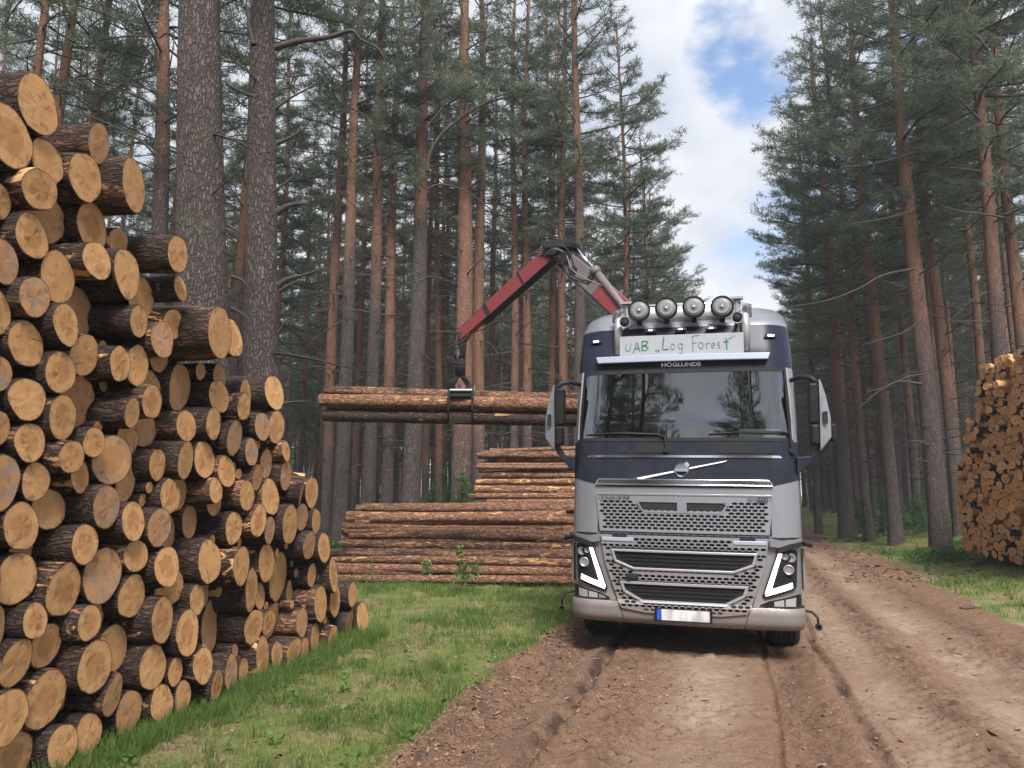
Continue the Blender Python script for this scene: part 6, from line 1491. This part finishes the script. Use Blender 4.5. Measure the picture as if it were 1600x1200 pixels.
b = MB(); s_, u_, d_ = beam(b, E1+dirIn*0.85, INB, 0.19, 0.36, 0.22, 0.36); b.build('inner_boom', RED, crane, bevel=0.01)
b = MB(); beam(b, E1-dirIn*0.05, E1+dirIn*0.86, 0.17, 0.28, 0.20, 0.35); 
b.build('inner_boom_head', GREYP, crane, bevel=0.01)
b = MB(); 
for k in (-1, 1): b.add([E1+dirIn*0.0-u_*0.16+s_*k*0.112, E1+dirIn*2.6-u_*0.19+s_*k*0.118, E1+dirIn*2.6-u_*0.165+s_*k*0.12, E1-u_*0.13+s_*k*0.112], [(0, 1, 2, 3)])
b.tube([E1+dirIn*0.3-u_*0.03-s_*0.12, E1+dirIn*0.3-u_*0.03+s_*0.12], 0.06, 14); b.tube([E1+dirIn*0.65+u_*0.05-s_*0.13, E1+dirIn*0.65+u_*0.05+s_*0.13], 0.045, 12); b.build('boom_pin', VOID, crane)
dirO = (TIP-E2).normalized()
b = MB(); s2, u2, d2 = beam(b, E2+dirO*0.12, E2+dirO*0.75, 0.18, 0.25, 0.18, 0.26); beam(b, E2+dirO*0.75, TIP-dirO*0.72, 0.18, 0.26, 0.17, 0.24); ob = b.build('outer_boom', RED, crane, bevel=0.008)
b = MB(); beam(b, TIP-dirO*0.72, TIP+dirO*0.02, 0.14, 0.205, 0.14, 0.195); b.build('boom_extension', RED, crane, bevel=0.008)
b = MB(); beam(b, TIP-dirO*0.76, TIP-dirO*0.70, 0.195, 0.255, 0.195, 0.255); beam(b, E2+dirO*0.74, E2+dirO*0.78, 0.195, 0.28, 0.195, 0.28)
beam(b, E2+dirO*0.15+u2*0.14, TIP-dirO*0.1+u2*0.125, 0.05, 0.03, 0.04, 0.03); beam(b, E2+dirO*0.1-u2*0.135, TIP-dirO*0.5-u2*0.125, 0.19, 0.012, 0.2, 0.012); b.build('boom_edge_rail', VOID, ob)
# elbow: knuckle plates
K0 = E2; K1 = T_(sight(895, 383, 12.8)); K2 = T_(sight(850, 385, 12.95))
b = MB(); beam(b, K2, K1, 0.26, 0.12, 0.24, 0.13); b.tube([E1+s_*0.15, E1-s_*0.15], 0.13, 18); b.tube([E2+s_*0.15, E2-s_*0.15], 0.12, 18); beam(b, T_(sight(862, 384, 12.9)), T_(sight(872, 408, 12.9)), 0.24, 0.22, 0.22, 0.20)
b.tube([K1+s_*0.15, K1-s_*0.15], 0.075, 14); b.build('elbow_linkage', VOID, crane, bevel=0.008)
C1 = T_(sight(931, 424, 12.5)); C2 = T_(sight(970, 474, 12.2))
b = MB(); b.tube([K1, C1], 0.028, 12); b.build('cylinder_rod', CHROME, crane, True)
b = MB(); b.tube([C1-(C2-C1).normalized()*0.06, C1+(C2-C1).normalized()*0.05], 0.085, 16); b.tube([C1, C2, C2+(C2-C1)*1.1], 0.065, 16); b.build('hydraulic_cylinder', GREYP, crane, True)
def hose(pts, r=0.013, parent=crane, mat=VOID):
    pts = [T_(sight(*p)) for p in pts]; P = []
    for i in range(len(pts)-1):                       # Catmull-Rom
        p0, p1, p2, p3 = pts[max(i-1, 0)], pts[i], pts[i+1], pts[min(i+2, len(pts)-1)]
        for k in range(5):
            t = k/5; P.append(0.5*((2*p1)+(p2-p0)*t+(2*p0-5*p1+4*p2-p3)*t*t+(3*p1-p0-3*p2+p3)*t*t*t))
    P.append(pts[-1]); b = MB(); b.tube(P, r, 6); return b.build('hydraulic_hose', mat, parent, True)
hose([(848, 392, 12.7), (860, 385, 12.6), (876, 384, 12.6), (888, 392, 12.55), (895, 410, 12.5), (898, 430, 12.5)])
hose([(848, 396, 12.7), (864, 388, 12.6), (880, 392, 12.5), (886, 405, 12.5), (890, 425, 12.5), (905, 436, 12.4), (925, 440, 12.3)])
hose([(852, 400, 12.7), (866, 389, 12.5), (884, 398, 12.5), (893, 420, 12.4), (912, 434, 12.3), (940, 446, 12.2)], 0.012, mat=GREYP)
hose([(862, 410, 12.7), (872, 402, 12.5), (880, 412, 12.5), (889, 432, 12.4), (920, 444, 12.3)], 0.015)
hose([(858, 400, 12.8), (840, 402, 13.0), (800, 440, 13.3), (765, 478, 13.5), (735, 510, 13.7)], 0.014)
hose([(735, 518, 13.7), (722, 534, 13.6), (706, 540, 13.55), (697, 550, 13.55), (700, 563, 13.55), (714, 568, 13.6), (728, 568, 13.7)], 0.016)
hose([(738, 521, 13.7), (726, 538, 13.62), (712, 545, 13.6), (703, 553, 13.6), (706, 561, 13.6), (716, 565, 13.6)], 0.014)
hose([(716, 590, 13.7), (706, 596, 13.65), (704, 606, 13.65)], 0.014); hose([(722, 588, 13.7), (733, 596, 13.65), (731, 606, 13.65)], 0.014)
# link, rotator and grapple
gr = bpy.data.objects.new('grapple', None); COL.objects.link(gr); gr.parent = truck; gr['label'] = 'black timber grapple closed round the held logs'
DG = 13.85
g = lambda px, py, dd=0.0: T_(sight(px, py, DG+dd))
b = MB(); b.tube([g(724, 520), g(722, 535), g(723, 552), g(720, 566)], [0.10, 0.085, 0.055, 0.075], 12); b.tube([g(719, 560), g(719, 588)], [0.10, 0.095], 16); b.tube([g(712, 548, -.1), g(712, 562, -.1)], 0.02, 8); b.build('rotator', VOID, gr, True)
b = MB(); top_l, top_r = g(702, 612), g(741, 612); beam(b, top_l, top_r, 0.46, 0.038, 0.46, 0.038); b.build('grapple_head', STEEL, gr, bevel=0.01)
b = MB(); beam(b, g(703, 619), g(739, 619), 0.42, 0.06, 0.42, 0.06)
for dx in (-1, 1): b.tube([g(719+dx*3, 586), g(719+dx*12, 600, 0.12*dx), g(719+dx*14, 612)], [0.045, 0.05, 0.05], 10)
b.build('grapple_linkage', VOID, gr)
ga = (top_r-top_l).normalized(); gs = ga.cross(Vector((0, 0, 1))).normalized()
for k, f in enumerate((0.02, 0.25, 0.5, 0.75, 0.98)):
    c = top_l+(top_r-top_l)*f; b = MB(); b.tube([c-gs*0.25+Vector((0, 0, -0.02)), c-gs*0.26+Vector((0, 0, 0.16))], 0.009, 6); b.build('guard_rod', STEEL, gr)
for sd_ in (-1, 1):
    for f in (0.03, 0.97):
        c = top_l+(top_r-top_l)*f; pts = [c+gs*sd_*0.22+Vector((0, 0, 0.0)), c+gs*sd_*0.34+Vector((0, 0, -0.16)), c+gs*sd_*0.34+Vector((0, 0, -0.36)), c+gs*sd_*0.22+Vector((0, 0, -0.50)), c+gs*sd_*0.02+Vector((0, 0, -0.56))]
        b = MB(); b.tube(pts, [0.026, 0.022, 0.018, 0.018, 0.012], 6); b.build('grapple_jaw', VOID, gr)
    c0, c1 = top_l+(top_r-top_l)*0.0, top_l+(top_r-top_l)*1.0
    b = MB(); b.tube([c0+gs*sd_*0.16+Vector((0, 0, -0.53)), c1+gs*sd_*0.16+Vector((0, 0, -0.53))], 0.016, 6); b.tube([c0+gs*sd_*0.08+Vector((0, 0, -0.56)), c1+gs*sd_*0.08+Vector((0, 0, -0.56))], 0.014, 6); b.build('jaw_crossbar', STEEL if sd_ < 0 else VOID, gr)
